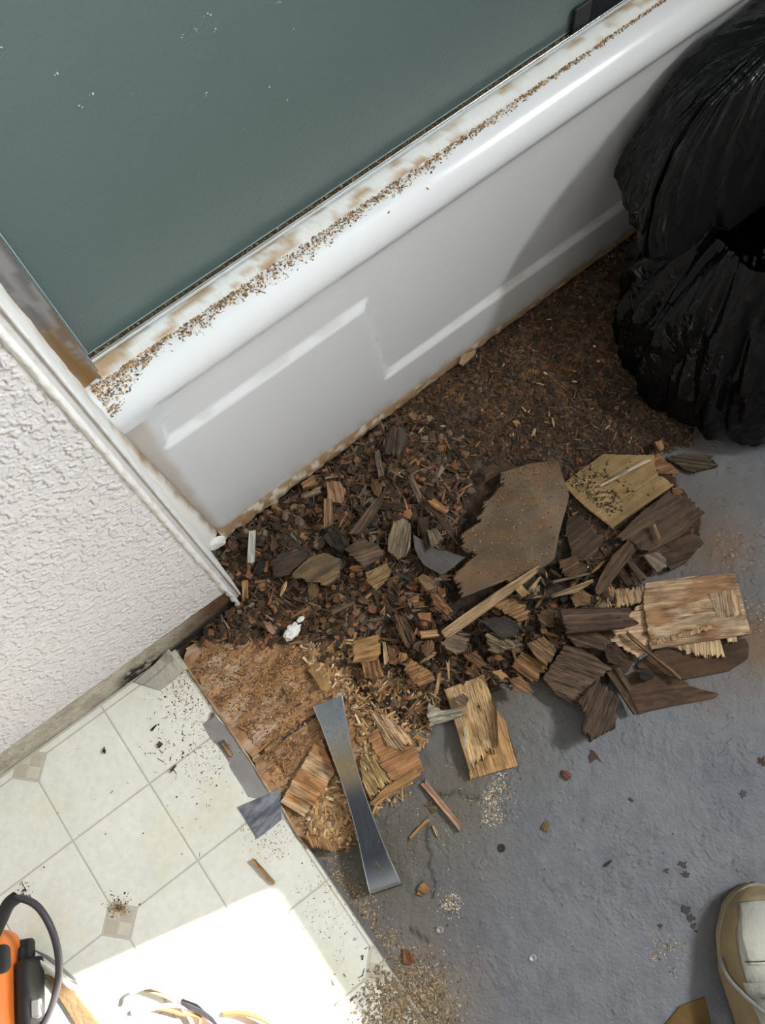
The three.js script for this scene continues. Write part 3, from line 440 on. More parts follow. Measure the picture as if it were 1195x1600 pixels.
// rotted mulch filling the hollow along the tub
{
  let x0 = 1e9, x1 = -1e9, z0 = 1e9, z1 = -1e9; for (const [x, z] of MULCH) { x0 = Math.min(x0, x); x1 = Math.max(x1, x); z0 = Math.min(z0, z); z1 = Math.max(z1, z); }
  const nx = Math.ceil((x1 - x0) / 0.0026), nz = Math.ceil((z1 - z0) / 0.0026);
  const g = lattice(nx, nz, (u, v) => { const x = mix(x0, x1, u), z = mix(z0, z1, v); return [x, mulchY(x, z), z]; }, ([x, y, z]) => {
    const n = fbm(x * 22, z * 22, 711, 4), f = fbm(x * 130, z * 130, 713, 3);
    let c = mix3([0.024, 0.014, 0.009], [0.105, 0.058, 0.03], sstep(0.3, 0.72, 0.55 * n + 0.45 * f));
    let o = 0; for (const b of ORANGE) o += gaus(x, z, b); c = mix3(c, [0.34, 0.16, 0.055], clamp(o * 0.9) * sstep(0.3, 0.6, 0.5 * n + 0.5 * f));
    c = mix3(c, [0.17, 0.12, 0.08], 0.6 * sstep(0.42, 0.62, x) * sstep(0.5, 0.35, n)); return c;
  }, (q) => [q[0], q[2]]);
  const idx = g.index.array, keep = []; const P = g.attributes.position; for (let k = 0; k < idx.length; k += 3) if (P.getY(idx[k]) > -0.5 && P.getY(idx[k + 1]) > -0.5 && P.getY(idx[k + 2]) > -0.5) keep.push(idx[k], idx[k + 1], idx[k + 2]); { const map = new Map(), pp = [], cc = [], tt = [], C_ = g.attributes.color, U_ = g.attributes.uv; for (let k = 0; k < keep.length; k++) { let i = map.get(keep[k]); if (i === undefined) { i = map.size; const o = keep[k]; map.set(o, i); pp.push(P.getX(o), P.getY(o), P.getZ(o)); cc.push(C_.getX(o), C_.getY(o), C_.getZ(o)); tt.push(U_.getX(o), U_.getY(o)); } keep[k] = i; } g.setAttribute('position', new THREE.Float32BufferAttribute(pp, 3)); g.setAttribute('color', new THREE.Float32BufferAttribute(cc, 3)); g.setAttribute('uv', new THREE.Float32BufferAttribute(tt, 2)); } g.setIndex(keep); g.computeVertexNormals();
  const m = add(new THREE.Mesh(g, M.mulch), 'rotted_wood_mulch'); stuff(m, 'bed of crumbled brown rotted wood along the foot of the tub', 'rotted wood');
}

// ---- the large boards, each by itself
piece('wood_board', 'large flat dusty brown board with a ragged left end in the middle of the heap', [[779, 740], [830, 722], [872, 717], [891, 772], [874, 833], [868, 870], [849, 889], [789, 921], [772, 908], [715, 940], [700, 905], [689, 909], [735, 874], [710, 852], [714, 838], [740, 824], [738, 812], [752, 786], [770, 768]], [170, -84], 6, 16, { sw: 0.007, jag: [0.014, 0.001], hv: 0.0001, col: [0.2, 0.14, 0.09], col2: [0.185, 0.13, 0.085], patch: [0.21, 0.125, 0.066], cv: 0.04, wave: 0.0002, tear: 0, tilt: [0.03, -0.05] }, M.dust);
piece('wood_strip', 'long pale splinter strip jutting from under the large dusty board', [[686, 986], [694, 998], [712, 989], [800, 927], [862, 880], [846, 880], [780, 921], [744, 946]], [160, -106], 5, 24, { sw: 0.0035, jag: [0.004, 0.02], hv: 0.0004, col: [0.44, 0.3, 0.17], col2: [0.36, 0.23, 0.12], cv: 0.15, tilt: [0, 0.02] });
{
  const g = layered('veneer_plate', 'yellow-tan square of veneer with dark crumbs on it beside the garbage bag', 965, 765, 10);
  const y = g.position.y;
  woodAt([[877, 757], [921, 723], [944, 708], [1021, 711], [1030, 742], [1053, 759], [1022, 774], [998, 791], [956, 826], [919, 797]], [150, -95], 0.0035, y + 0.004, { sw: 0.006, jag: [0.001, 0.003], hv: 0.0002, col: [0.42, 0.29, 0.125], col2: [0.37, 0.235, 0.1], cv: 0.06, tear: 0, tilt: [-0.04, 0.02], curl: 0.003 }, 'veneer_sheet', g, M.dust);
  woodAt([[1008, 716], [1030, 708], [1062, 738], [1050, 744], [1026, 740]], [40, -12], 0.003, y + 0.006, { sw: 0.002, jag: [0.006, 0.001], hv: 0.0012, col: C.og, col2: C.br }, 'torn_fringe', g);
}
piece('wood_stick', 'thin pale stick lying across the yellow-tan veneer square', [[934, 758], [938, 762], [1019, 720], [1014, 714]], [80, -42], 3, 20, { sw: 0.002, jag: [0.003, 0.001], col: [0.5, 0.38, 0.25] });
{
  const g = layered('plywood_board', 'pale splintered plywood board with torn fringed edges on the right of the heap', 1075, 955, 9), y = g.position.y;
  woodAt([[934, 985], [989, 950], [1011, 934], [1020, 998], [1019, 1012], [995, 1028], [953, 1003]], [60, -8], 0.004, y, { sw: 0.003, jag: [0.009, 0.001], hv: 0.001, col: [0.6, 0.34, 0.2], col2: C.pl }, 'veneer_layer', g).userData.label = 'orange inner veneer';
  woodAt([[918, 937], [944, 914], [976, 917], [1008, 912], [1006, 945], [966, 952], [930, 948]], [10, 60], 0.005, y + 0.001, { sw: 0.0028, jag: [0.006, 0.006], hv: 0.0016, col: [0.55, 0.38, 0.24], col2: C.tn }, 'veneer_layer', g);
  woodAt([[1017, 1008], [1123, 990], [1133, 1029], [1098, 1035], [1084, 1024], [1073, 1026], [1056, 1017], [1036, 1016]], [4, 50], 0.003, y + 0.0005, { sw: 0.0045, jag: [0.001, 0.008], hv: 0.0008, col: [0.6, 0.46, 0.26], col2: [0.5, 0.33, 0.18] }, 'veneer_layer', g).userData.label = 'torn fringe of cross veneer';
  woodAt([[1135, 997], [1150, 993], [1152, 1004], [1138, 1008]], [2, 40], 0.003, y + 0.001, { sw: 0.003, jag: [0.001, 0.004], col: C.pl }, 'veneer_layer', g);
  woodAt([[1003, 938], [1006, 911], [1080, 900], [1149, 896], [1174, 990], [1090, 1003], [1016, 1014], [1012, 990]], [150, -12], 0.009, y + 0.0015, { sw: 0.0024, jag: [0.002, 0.001], hv: 0.001, col: [0.6, 0.45, 0.29], col2: [0.42, 0.26, 0.14], cv: 0.22, patch: [0.36, 0.2, 0.1], tilt: [0.01, 0] }, 'face_veneer', g);
  woodAt([[1108, 926], [1148, 918], [1160, 962], [1120, 966]], [8, 60], 0.0018, y + 0.0106, { sw: 0.003, jag: [0.003, 0.004], hv: 0.0007, col: [0.42, 0.27, 0.16], col2: [0.5, 0.36, 0.24] }, 'torn_patch', g).userData.label = 'darker torn patch';
  woodAt([[1017, 1000], [1060, 986], [1112, 975], [1116, 984], [1066, 998], [1020, 1010]], [8, 50], 0.002, y + 0.0104, { sw: 0.0028, jag: [0.005, 0.004], hv: 0.0009, col: [0.4, 0.26, 0.15], col2: C.tn }, 'torn_patch', g);
}
piece('wood_block', 'thick dark brown ribbed block resting on the left end of the pale plywood board', [[873, 951], [930, 948], [986, 947], [992, 966], [1008, 971], [983, 979], [935, 982], [885, 988], [877, 970]], [130, -8], 13, 22, { sw: 0.004, jag: [0.003, 0.006], hv: 0.0012, col: [0.13, 0.075, 0.048], col2: [0.085, 0.05, 0.034], tilt: [0.08, -0.03] });
piece('veneer_sheet', 'smooth dark brown rounded veneer sheet sticking out below the pale plywood board', [[990, 1042], [1030, 1012], [1166, 996], [1171, 1010], [1169, 1030], [1140, 1048], [1066, 1062]], [150, -36], 3, 3.5, { sw: 0.007, jag: [0.001, 0.001], hv: 0.0002, col: [0.13, 0.075, 0.04], col2: [0.1, 0.057, 0.03], cv: 0.15 }, M.dust);
piece('veneer_sheet', 'dark brown veneer sheet with a pointed right tip lowest below the pale board', [[966, 1060], [1010, 1040], [1066, 1060], [1082, 1072], [1126, 1084], [1116, 1092], [1079, 1099], [1040, 1105], [997, 1116], [980, 1092]], [150, -20], 3, 1, { sw: 0.006, jag: [0.002, 0.003], hv: 0.0003, col: [0.115, 0.066, 0.036], col2: [0.09, 0.05, 0.028], cv: 0.2 });
piece('wood_stick', 'thin dark stick leaning from the pale board down over the dark veneer', [[976, 991], [980, 987], [1068, 1058], [1064, 1063]], [90, 70], 4, 14, { sw: 0.003, jag: [0.001, 0.004], col: [0.2, 0.11, 0.055], tilt: [0, -0.06] });
piece('wood_block', 'dark block with straight ribbed grain left of the dark veneer sheets', [[848, 1058], [880, 1008], [906, 1010], [958, 1044], [930, 1070], [904, 1102], [870, 1086]], [100, 36], 12, 8, { sw: 0.0022, jag: [0.002, 0.004], hv: 0.0012, col: [0.14, 0.09, 0.056], col2: [0.1, 0.062, 0.04], tilt: [0.05, 0.03] });
piece('wood_block', 'dark crumbling block hanging lowest over bare grey floor with deep shadow under it', [[900, 1098], [934, 1062], [968, 1088], [960, 1138], [922, 1161], [906, 1146], [912, 1120]], [40, -80], 13, 20, { sw: 0.003, jag: [0.005, 0.004], hv: 0.0012, col: [0.1, 0.06, 0.036], col2: [0.075, 0.046, 0.03], tilt: [0.06, -0.14] });
piece('wood_strip', 'narrow dark strip slanting between the crumbling block and the dark veneer', [[946, 1048], [958, 1040], [1000, 1112], [990, 1118]], [42, 72], 6, 8, { sw: 0.004, col: [0.12, 0.073, 0.045], tilt: [0, 0.03] });
piece('wood_strip', 'short dark strip beside the slanting one under the pale board', [[958, 1042], [968, 1040], [992, 1078], [984, 1082]], [26, 40], 5, 13, { sw: 0.0035, col: [0.12, 0.08, 0.05] });
piece('wood_chip', 'small charcoal dark lump on the dark veneer under the pale board', [[997, 1050], [1008, 1044], [1022, 1050], [1025, 1060], [1010, 1064], [998, 1060]], [20, 4], 6, 10, { sw: 0.004, jag: [0.003, 0.003], col: C.ck });
// dark planks between the veneer plate and the pale board
piece('wood_board', 'wide dark brown board right of the yellow-tan veneer square', [[960, 842], [1000, 800], [1046, 768], [1082, 776], [1104, 800], [1062, 838], [1012, 868], [985, 852]], [140, -84], 8, 3, { sw: 0.005, jag: [0.006, 0.006], hv: 0.0006, col: [0.115, 0.07, 0.043], col2: [0.09, 0.055, 0.036], cv: 0.2 });
piece('wood_board', 'dark board below the wide one with split lower edge', [[985, 868], [1030, 850], [1088, 832], [1104, 846], [1068, 884], [1046, 892], [1034, 876]], [100, -34], 8, 1, { sw: 0.005, jag: [0.004, 0.006], hv: 0.0008, col: [0.12, 0.072, 0.042], col2: [0.085, 0.052, 0.034] });
piece('wood_strip', 'long curved dark strip running down from the yellow-tan veneer square', [[996, 830], [1010, 838], [972, 878], [948, 920], [938, 932], [926, 926], [936, 902], [958, 866]], [-66, 90], 5, 12, { sw: 0.004, jag: [0.006, 0.004], col: [0.15, 0.09, 0.05], col2: [0.12, 0.07, 0.042], tilt: [-0.05, 0.02] });
piece('wood_chip', 'grey weathered chip with frayed end above the pale plywood board', [[1004, 868], [1030, 860], [1046, 880], [1040, 892], [1026, 894]], [40, 24], 6, 12, { sw: 0.0025, jag: [0.002, 0.006], hv: 0.001, col: [0.25, 0.2, 0.14], col2: C.gy });
piece('wood_strip', 'short dark strip left of the grey weathered chip', [[974, 872], [984, 866], [1014, 904], [1002, 910]], [30, 38], 7, 8, { sw: 0.003, col: [0.13, 0.085, 0.055], col2: C.dk });
piece('wood_strip', 'dark strip standing beside the short one above the dark ribbed block', [[955, 884], [966, 876], [992, 914], [980, 918]], [26, 36], 7, 10, { sw: 0.003, col: C.db, col2: C.dk });
piece('wood_splinter', 'small tan splinter across the gap between the wide dark boards', [[1019, 820], [1023, 818], [1034, 842], [1030, 845]], [12, 24], 3, 13, { sw: 0.002, col: C.tn });
piece('wood_chip', 'tan flake at the right point of the yellow-tan veneer square', [[1046, 764], [1062, 760], [1072, 768], [1056, 776]], [24, -4], 3, 4, { sw: 0.003, jag: [0.004, 0.004], col: C.og });
piece('wood_chip', 'dark torn scrap at the foot of the garbage bag', [[1036, 714], [1062, 706], [1110, 712], [1126, 728], [1086, 738], [1062, 734]], [80, 12], 6, 4, { sw: 0.004, jag: [0.008, 0.008], col: [0.12, 0.095, 0.06], col2: C.dk });
piece('wood_chip', 'orange splinter leaning at the dark foot of the garbage bag', [[1022, 690], [1034, 684], [1040, 700], [1030, 708]], [10, 24], 6, 10, { sw: 0.003, col: C.og });
piece('wood_strip', 'dark plank end showing between the thick ribbed block and the straight-grained block', [[880, 990], [930, 986], [960, 1004], [948, 1016], [900, 1010]], [60, 22], 7, 6, { sw: 0.003, jag: [0.004, 0.005], col: [0.13, 0.08, 0.05], col2: C.dk });
piece('wood_chip', 'dark fragment under the orange inner veneer of the pale board', [[940, 1012], [962, 1006], [986, 1030], [972, 1042], [950, 1034]], [36, 24], 7, 8, { sw: 0.003, jag: [0.004, 0.005], col: [0.11, 0.066, 0.04], col2: C.dk, tilt: [0.1, 0] });
piece('wood_chip', 'brown fragment left of the thick ribbed block, above the charcoal chip', [[838, 958], [858, 944], [874, 956], [866, 980], [846, 982]], [26, 18], 6, 10, { sw: 0.003, jag: [0.004, 0.005], col: C.br, col2: C.db, tilt: [0.05, 0.1] });
piece('wood_board', 'dark rotten slab between the dusty board and the yellow-tan veneer square', [[886, 800], [912, 806], [946, 838], [930, 876], [896, 880], [880, 840]], [50, -40], 5, 5, { sw: 0.005, jag: [0.006, 0.006], col: [0.11, 0.066, 0.038], col2: C.dk });
piece('wood_chip', 'dark cracked piece right of the lower right edge of the dusty board', [[872, 876], [902, 866], [922, 890], [900, 910], [878, 900]], [40, -22], 6, 8, { sw: 0.003, jag: [0.005, 0.006], col: C.br, col2: C.db, tilt: [-0.06, 0.05] });
piece('wood_chip', 'brown splintered piece left of the pale board above the thick ribbed block', [[890, 932], [906, 916], [930, 934], [918, 948], [898, 950]], [34, 14], 6, 16, { sw: 0.0026, jag: [0.004, 0.006], col: [0.27, 0.16, 0.08], col2: C.br });
piece('wood_chip', 'dark flake half over the foot of the dusty board near the mulch', [[752, 738], [770, 722], [786, 730], [776, 742], [758, 752]], [30, -16], 3, 10, { sw: 0.003, jag: [0.003, 0.004], col: C.db });
piece('wood_block', 'dark grained block in the mulch below the step in the tub apron', [[598, 690], [610, 668], [632, 666], [640, 690], [622, 716], [600, 712]], [-8, 46], 6, 8, { sw: 0.0026, jag: [0.004, 0.006], col: [0.12, 0.085, 0.058], col2: C.dk });
piece('wood_strip', 'dark rotten stub beside the dark grained block below the apron', [[584, 706], [592, 700], [602, 742], [592, 748]], [10, 42], 5, 8, { sw: 0.0026, col: [0.12, 0.08, 0.05], col2: C.gy });
piece('wood_chip', 'crumbly mouldy lump on the upper face of the thick pale chunk', [[708, 1090], [720, 1082], [736, 1090], [730, 1104], [714, 1106]], [16, 8], 5, 24, { sw: 0.0022, jag: [0.003, 0.003], hv: 0.002, col: [0.3, 0.22, 0.12], col2: C.gy });
// pale chunk in front
{
  const g = layered('plywood_chunk', 'thick pale plywood chunk with nail spots standing in front of the heap', 745, 1140, 2), y = g.position.y;
  woodAt([[712, 1126], [761, 1088], [790, 1127], [810, 1197], [770, 1208], [735, 1218]], [26, 88], 0.008, y, { sw: 0.004, jag: [0.002, 0.001], hv: 0.0005, col: [0.46, 0.25, 0.1], col2: [0.5, 0.3, 0.13] }, 'veneer_layer', g).userData.label = 'orange lower veneer';
  woodAt([[694, 1077], [757, 1053], [769, 1094], [777, 1140], [778, 1179], [762, 1185], [736, 1214], [724, 1175], [709, 1124]], [24, 90], 0.007, y + 0.0082, { sw: 0.003, jag: [0.001, 0.012], hv: 0.0008, col: [0.66, 0.46, 0.25], col2: [0.52, 0.32, 0.14], cv: 0.2, patch: [0.4, 0.24, 0.11], tilt: [0.02, 0] }, 'face_veneer', g);
  for (const [u, v, r] of [[748, 1104, 2]]) { const p = F(u, v, y + 0.0158), s = part(new THREE.IcosahedronGeometry(r / 1150, 1).scale(1, 0.4, 1), M.dark, 'rust_spot', g); s.position.copy(p).sub(g.position); }
}
piece('wood_chip', 'mouldy grey-white chip leaning on the left side of the thick pale chunk', [[665, 1118], [670, 1095], [694, 1108], [722, 1104], [729, 1116], [700, 1126], [672, 1134]], [60, -12], 9, 9, { sw: 0.003, jag: [0.003, 0.004], hv: 0.002, col: [0.36, 0.29, 0.19], col2: [0.56, 0.53, 0.46], tilt: [0.1, 0.05] });
piece('wood_splinter', 'upright tan splinter behind the mouldy chip', [[677, 1090], [684, 1086], [690, 1050], [684, 1046]], [6, -40], 5, 14, { sw: 0.0025, col: C.tn, tilt: [0, 0.15] });
piece('wood_splinter', 'slim tan splinter right of the upright one behind the thick pale chunk', [[700, 1062], [704, 1062], [702, 1030], [697, 1032]], [-2, -32], 4, 16, { sw: 0.002, col: C.tn, tilt: [0, 0.2] });
piece('wood_splinter', 'white sliver standing on the left edge of the thick pale chunk', [[723, 1172], [727, 1170], [731, 1134], [727, 1134]], [5, -38], 2, 20, { sw: 0.002, col: C.wh, tips: 1 });
piece('wood_splinter', 'dark slim stick along the right side of the thick pale chunk', [[771, 1086], [775, 1086], [779, 1168], [775, 1170]], [4, 84], 4, 17, { sw: 0.002, col: C.br });
// middle of the heap
piece('wood_chip', 'jagged brown leaf-shaped chip right of the thick pale chunk', [[790, 1060], [808, 1051], [826, 1066], [838, 1083], [826, 1086], [812, 1082], [803, 1090], [796, 1076]], [40, 24], 3, 24, { sw: 0.003, jag: [0.007, 0.006], hv: 0.0006, col: [0.27, 0.15, 0.07], col2: C.br, tilt: [0.1, 0.05] });
piece('wood_chip', 'small bent tan chip above the brown leaf-shaped chip', [[765, 1048], [782, 1046], [798, 1060], [784, 1063]], [30, 10], 3, 26, { sw: 0.003, jag: [0.004, 0.005], col: C.oc, tilt: [-0.1, 0] });
piece('wood_block', 'brown ply block with torn holes left of the dark ribbed block', [[797, 1040], [814, 1016], [838, 1030], [858, 1046], [836, 1070]], [36, 26], 8, 10, { sw: 0.003, jag: [0.003, 0.006], hv: 0.0013, col: C.br, col2: C.og });
piece('wood_block', 'brown ply block touching the upper side of the dark ribbed block', [[822, 1004], [849, 993], [872, 1018], [856, 1044], [838, 1028]], [30, 24], 8, 16, { sw: 0.0026, jag: [0.004, 0.004], hv: 0.001, col: [0.26, 0.16, 0.08], col2: C.br, tilt: [0.05, 0.08] });
piece('wood_chip', 'charcoal grey flat chip with fine lines right of the long pale strip', [[752, 971], [770, 963], [796, 965], [815, 978], [812, 992], [788, 1000], [770, 986]], [50, 18], 3, 26, { sw: 0.0018, jag: [0.003, 0.005], hv: 0.0003, col: [0.075, 0.062, 0.05], col2: C.ck, tilt: [0.06, 0] });
piece('wood_block', 'crumbly grey-tan block under the charcoal grey chip', [[754, 990], [770, 986], [796, 1000], [812, 994], [808, 1014], [779, 1022], [764, 1016]], [40, 20], 8, 14, { sw: 0.0022, jag: [0.005, 0.005], hv: 0.0022, col: [0.3, 0.23, 0.13], col2: C.gy });
piece('wood_chip', 'orange-brown fractured chip above the charcoal grey chip', [[766, 949], [797, 928], [814, 940], [828, 944], [830, 964], [808, 972], [784, 957]], [50, -22], 6, 16, { sw: 0.003, jag: [0.004, 0.007], hv: 0.001, col: [0.34, 0.19, 0.085], col2: C.br, tilt: [0.05, -0.08] });
piece('wood_chip', 'pale finely ribbed square chip right of the long pale strip', [[805, 921], [815, 913], [828, 928], [816, 934]], [10, 16], 4, 28, { sw: 0.0018, jag: [0.001, 0.002], col: C.tn });
piece('wood_splinter', 'tan splinter pointing up right above the orange-brown fractured chip', [[826, 922], [832, 924], [848, 902], [844, 898]], [18, -24], 3, 26, { sw: 0.002, col: C.tn });
piece('wood_splinter', 'long tan splinter level with the dark brown ribbed block, to its upper left', [[858, 928], [860, 934], [900, 926], [930, 908], [926, 904], [896, 922]], [60, -20], 4, 22, { sw: 0.002, col: C.tn, col2: C.gy });
piece('wood_splinter', 'thin greenish grey twig left of the pale plywood board', [[860, 908], [862, 912], [926, 896], [925, 893]], [64, -16], 3, 24, { sw: 0.002, col: C.gy });
piece('wood_chip', 'reddish brown ribbed chip at the lower end of the long pale strip', [[687, 1003], [703, 987], [735, 998], [732, 1017], [714, 1023], [694, 1012]], [46, 12], 5, 18, { sw: 0.0024, jag: [0.003, 0.006], hv: 0.0008, col: [0.25, 0.15, 0.09], col2: C.gy, tilt: [0.05, -0.08] });
piece('wood_chip', 'red-brown pointed flake under the ribbed chip', [[722, 1022], [742, 1016], [764, 1040], [752, 1046], [736, 1036]], [40, 24], 4, 16, { sw: 0.003, jag: [0.003, 0.006], col: C.rb, col2: C.br });
piece('wood_block', 'reddish brown crumbling chunk above the mouldy chip', [[629, 1046], [642, 1028], [677, 1050], [680, 1062], [651, 1073], [638, 1064]], [26, -12], 10, 12, { sw: 0.003, jag: [0.005, 0.005], hv: 0.002, col: [0.27, 0.13, 0.055], col2: C.og });
piece('wood_block', 'upright brown split block left of the small orange brick-like block', [[616, 954], [636, 964], [652, 998], [636, 1014], [624, 990]], [20, 48], 14, 10, { sw: 0.003, jag: [0.004, 0.005], hv: 0.002, col: [0.2, 0.115, 0.06], col2: C.db, tilt: [0.12, 0.05] });
piece('wood_block', 'small orange brick-like block in the centre of the heap', [[650, 956], [674, 957], [674, 971], [657, 969]], [40, 2], 9, 18, { sw: 0.004, jag: [0.001, 0.001], hv: 0.0006, col: [0.3, 0.15, 0.065], col2: C.rb });
piece('wood_block', 'small tan block just below the orange brick-like block', [[655, 985], [684, 983], [687, 994], [658, 997]], [40, -2], 9, 16, { sw: 0.0035, jag: [0.002, 0.002], hv: 0.0007, col: C.og, col2: C.tn });
piece('wood_block', 'orange torn block with dark splits between two dark hollows', [[673, 925], [688, 928], [713, 958], [698, 962], [680, 949]], [32, 30], 10, 16, { sw: 0.003, jag: [0.003, 0.005], hv: 0.0018, col: [0.36, 0.17, 0.07], col2: C.br, tilt: [0.12, 0] });
piece('wood_block', 'brown frayed block up left of the orange brick-like block', [[637, 936], [655, 928], [669, 948], [648, 951]], [26, -6], 8, 16, { sw: 0.003, jag: [0.003, 0.005], hv: 0.001, col: C.br, col2: C.og });
piece('wood_chip', 'smooth round-edged brown chip above the orange torn block', [[652, 902], [662, 895], [682, 908], [678, 920], [667, 923]], [20, 16], 7, 16, { sw: 0.005, jag: [0.001, 0.001], hv: 0.0003, col: [0.24, 0.145, 0.075], tilt: [0.1, 0.05] });
piece('paper_scrap', 'bent dark grey paper scrap left of the large dusty board', [[644, 833], [654, 838], [671, 864], [690, 858], [727, 874], [706, 890], [688, 902], [662, 884], [648, 864]], [60, 46], 1.2, 14, { sw: 0.01, jag: [0.001, 0.001], hv: 0.0001, col: [0.14, 0.125, 0.115], cv: 0.08, curl: 0.006, cross: 0.004, wave: 0.0001 }, M.dust).userData.category = 'paper scrap';
piece('wood_chip', 'small grey square chip above the bent dark paper scrap', [[666, 826], [681, 823], [693, 842], [675, 858]], [10, 24], 5, 20, { sw: 0.0024, jag: [0.003, 0.003], col: C.gy, col2: [0.24, 0.19, 0.13] });
piece('wood_strip', 'dark brown strip standing upright left of the small grey square chip', [[651, 806], [670, 804], [672, 856], [664, 862]], [4, 50], 6, 12, { sw: 0.003, jag: [0.004, 0.003], col: [0.1, 0.055, 0.03], col2: C.dk });
piece('wood_strip', 'grey-brown stick slanting down to the bent dark paper scrap', [[636, 744], [644, 740], [662, 778], [654, 786]], [20, 42], 6, 14, { sw: 0.003, col: [0.2, 0.135, 0.085], col2: C.gy });
piece('wood_strip', 'dark stick leading down right from the slanting grey-brown stick', [[660, 780], [672, 786], [714, 832], [704, 838]], [46, 50], 7, 14, { sw: 0.003, col: [0.17, 0.11, 0.07], col2: C.db });
piece('wood_chip', 'bright orange flake on the dark stick above the bent paper scrap', [[664, 780], [678, 778], [704, 796], [696, 804], [676, 792]], [36, 20], 4, 22, { sw: 0.0025, jag: [0.004, 0.005], col: [0.46, 0.22, 0.08], col2: C.og });
piece('wood_chip', 'grey-tan curled chip with a white tip left of the bent paper scrap', [[616, 812], [630, 806], [643, 818], [641, 856], [636, 873], [622, 878], [604, 861], [607, 840]], [10, -50], 4, 14, { sw: 0.004, jag: [0.005, 0.006], hv: 0.0008, col: [0.24, 0.18, 0.11], col2: C.gy, cross: 0.004 });
piece('wood_strip', 'long dark strip slanting below the tub above the broken dark slab', [[587, 776], [599, 783], [582, 810], [561, 838], [544, 834]], [-40, 56], 5, 12, { sw: 0.004, jag: [0.003, 0.003], col: [0.15, 0.1, 0.066], col2: C.db });
piece('wood_board', 'broken dark slab with a torn lower edge below the long slanting strip', [[536, 858], [566, 838], [590, 848], [602, 860], [598, 868], [568, 886], [546, 868]], [60, -20], 6, 14, { sw: 0.0035, jag: [0.004, 0.005], hv: 0.0008, col: [0.16, 0.105, 0.065], col2: C.db, tilt: [0.12, 0] });
piece('wood_block', 'almost black split block joined to the left of the broken slab', [[504, 837], [520, 823], [543, 842], [549, 854], [530, 863], [512, 851]], [18, 32], 9, 14, { sw: 0.003, jag: [0.003, 0.005], hv: 0.0015, col: C.dk, col2: C.ck, tilt: [0.05, 0.12] });
piece('wood_chip', 'yellowish ribbed chip below the broken dark slab', [[570, 895], [590, 886], [607, 877], [613, 893], [601, 911], [586, 922], [573, 910]], [40, -22], 4, 16, { sw: 0.0026, jag: [0.002, 0.004], hv: 0.0008, col: [0.36, 0.25, 0.1], col2: C.br, tilt: [0.08, 0] });
piece('wood_strip', 'brown stub standing by the tub foot with an orange broken end', [[506, 778], [518, 778], [520, 820], [504, 826]], [-2, 44], 8, 14, { sw: 0.003, jag: [0.002, 0.003], col: [0.3, 0.18, 0.09], col2: C.br, tilt: [0, -0.08] });
piece('wood_block', 'orange-brown cracked block above the stub by the tub foot', [[510, 752], [530, 750], [540, 764], [534, 788], [512, 784]], [6, 34], 9, 12, { sw: 0.004, jag: [0.003, 0.003], hv: 0.001, col: [0.27, 0.165, 0.095], col2: [0.33, 0.165, 0.08] });
piece('wood_block', 'orange broken block touching the foot of the tub apron', [[468, 756], [490, 742], [498, 754], [474, 766]], [24, -12], 9, 10, { sw: 0.004, jag: [0.003, 0.003], hv: 0.0015, col: [0.36, 0.18, 0.075], col2: C.og });
piece('wood_stick', 'tan stick lying just below the orange broken block at the tub', [[470, 776], [474, 781], [502, 768], [500, 760]], [30, -14], 6, 14, { sw: 0.003, col: [0.36, 0.25, 0.14] });
piece('wood_board', 'dark stained board with an orange patch in the left of the heap', [[452, 900], [480, 872], [510, 862], [534, 872], [532, 902], [505, 916], [470, 908]], [70, -36], 5, 10, { sw: 0.005, jag: [0.006, 0.004], hv: 0.0005, col: [0.13, 0.09, 0.055], col2: [0.2, 0.12, 0.05] });
piece('wood_board', 'very dark flat board up left of the board with the orange patch', [[420, 880], [440, 862], [476, 858], [486, 868], [452, 898], [430, 902]], [60, -20], 5, 8, { sw: 0.005, jag: [0.004, 0.004], hv: 0.0005, col: [0.075, 0.055, 0.042], col2: C.dk });
piece('wood_chip', 'dark grooved square chip in the left of the heap under the orange-patched board', [[472, 934], [486, 926], [490, 940], [477, 944]], [4, 16], 5, 14, { sw: 0.0018, col: C.gy, col2: C.dk });
piece('wood_stick', 'long grey-brown stick right of the grooved square chip', [[514, 954], [518, 960], [558, 944], [556, 938]], [42, -16], 5, 14, { sw: 0.003, col: [0.17, 0.11, 0.065] });
piece('drywall_strip', 'short white strip of drywall edge standing in the hole by the corner bead', [[387, 832], [390, 829], [399, 827], [397, 850], [396, 879], [386, 878]], [-1, 48], 6, 14, { sw: 0.0035, jag: [0.002, 0.001], hv: 0.0008, col: [0.72, 0.69, 0.62], col2: [0.6, 0.55, 0.46], cv: 0.15, tilt: [0, -0.1] }).userData.category = 'drywall strip';
piece('wood_chip', 'pinkish torn flake left of the white plaster crumb', [[409, 969], [422, 971], [433, 988], [428, 994], [418, 986]], [20, 20], 5, 12, { sw: 0.003, jag: [0.003, 0.003], col: [0.36, 0.2, 0.14] });
piece('wood_stick', 'tan stub upright in the hole by the corner bead', [[378, 906], [388, 904], [386, 934], [378, 940]], [-3, 34], 7, 10, { sw: 0.003, col: [0.3, 0.18, 0.09], col2: C.og, tilt: [0, -0.1] });
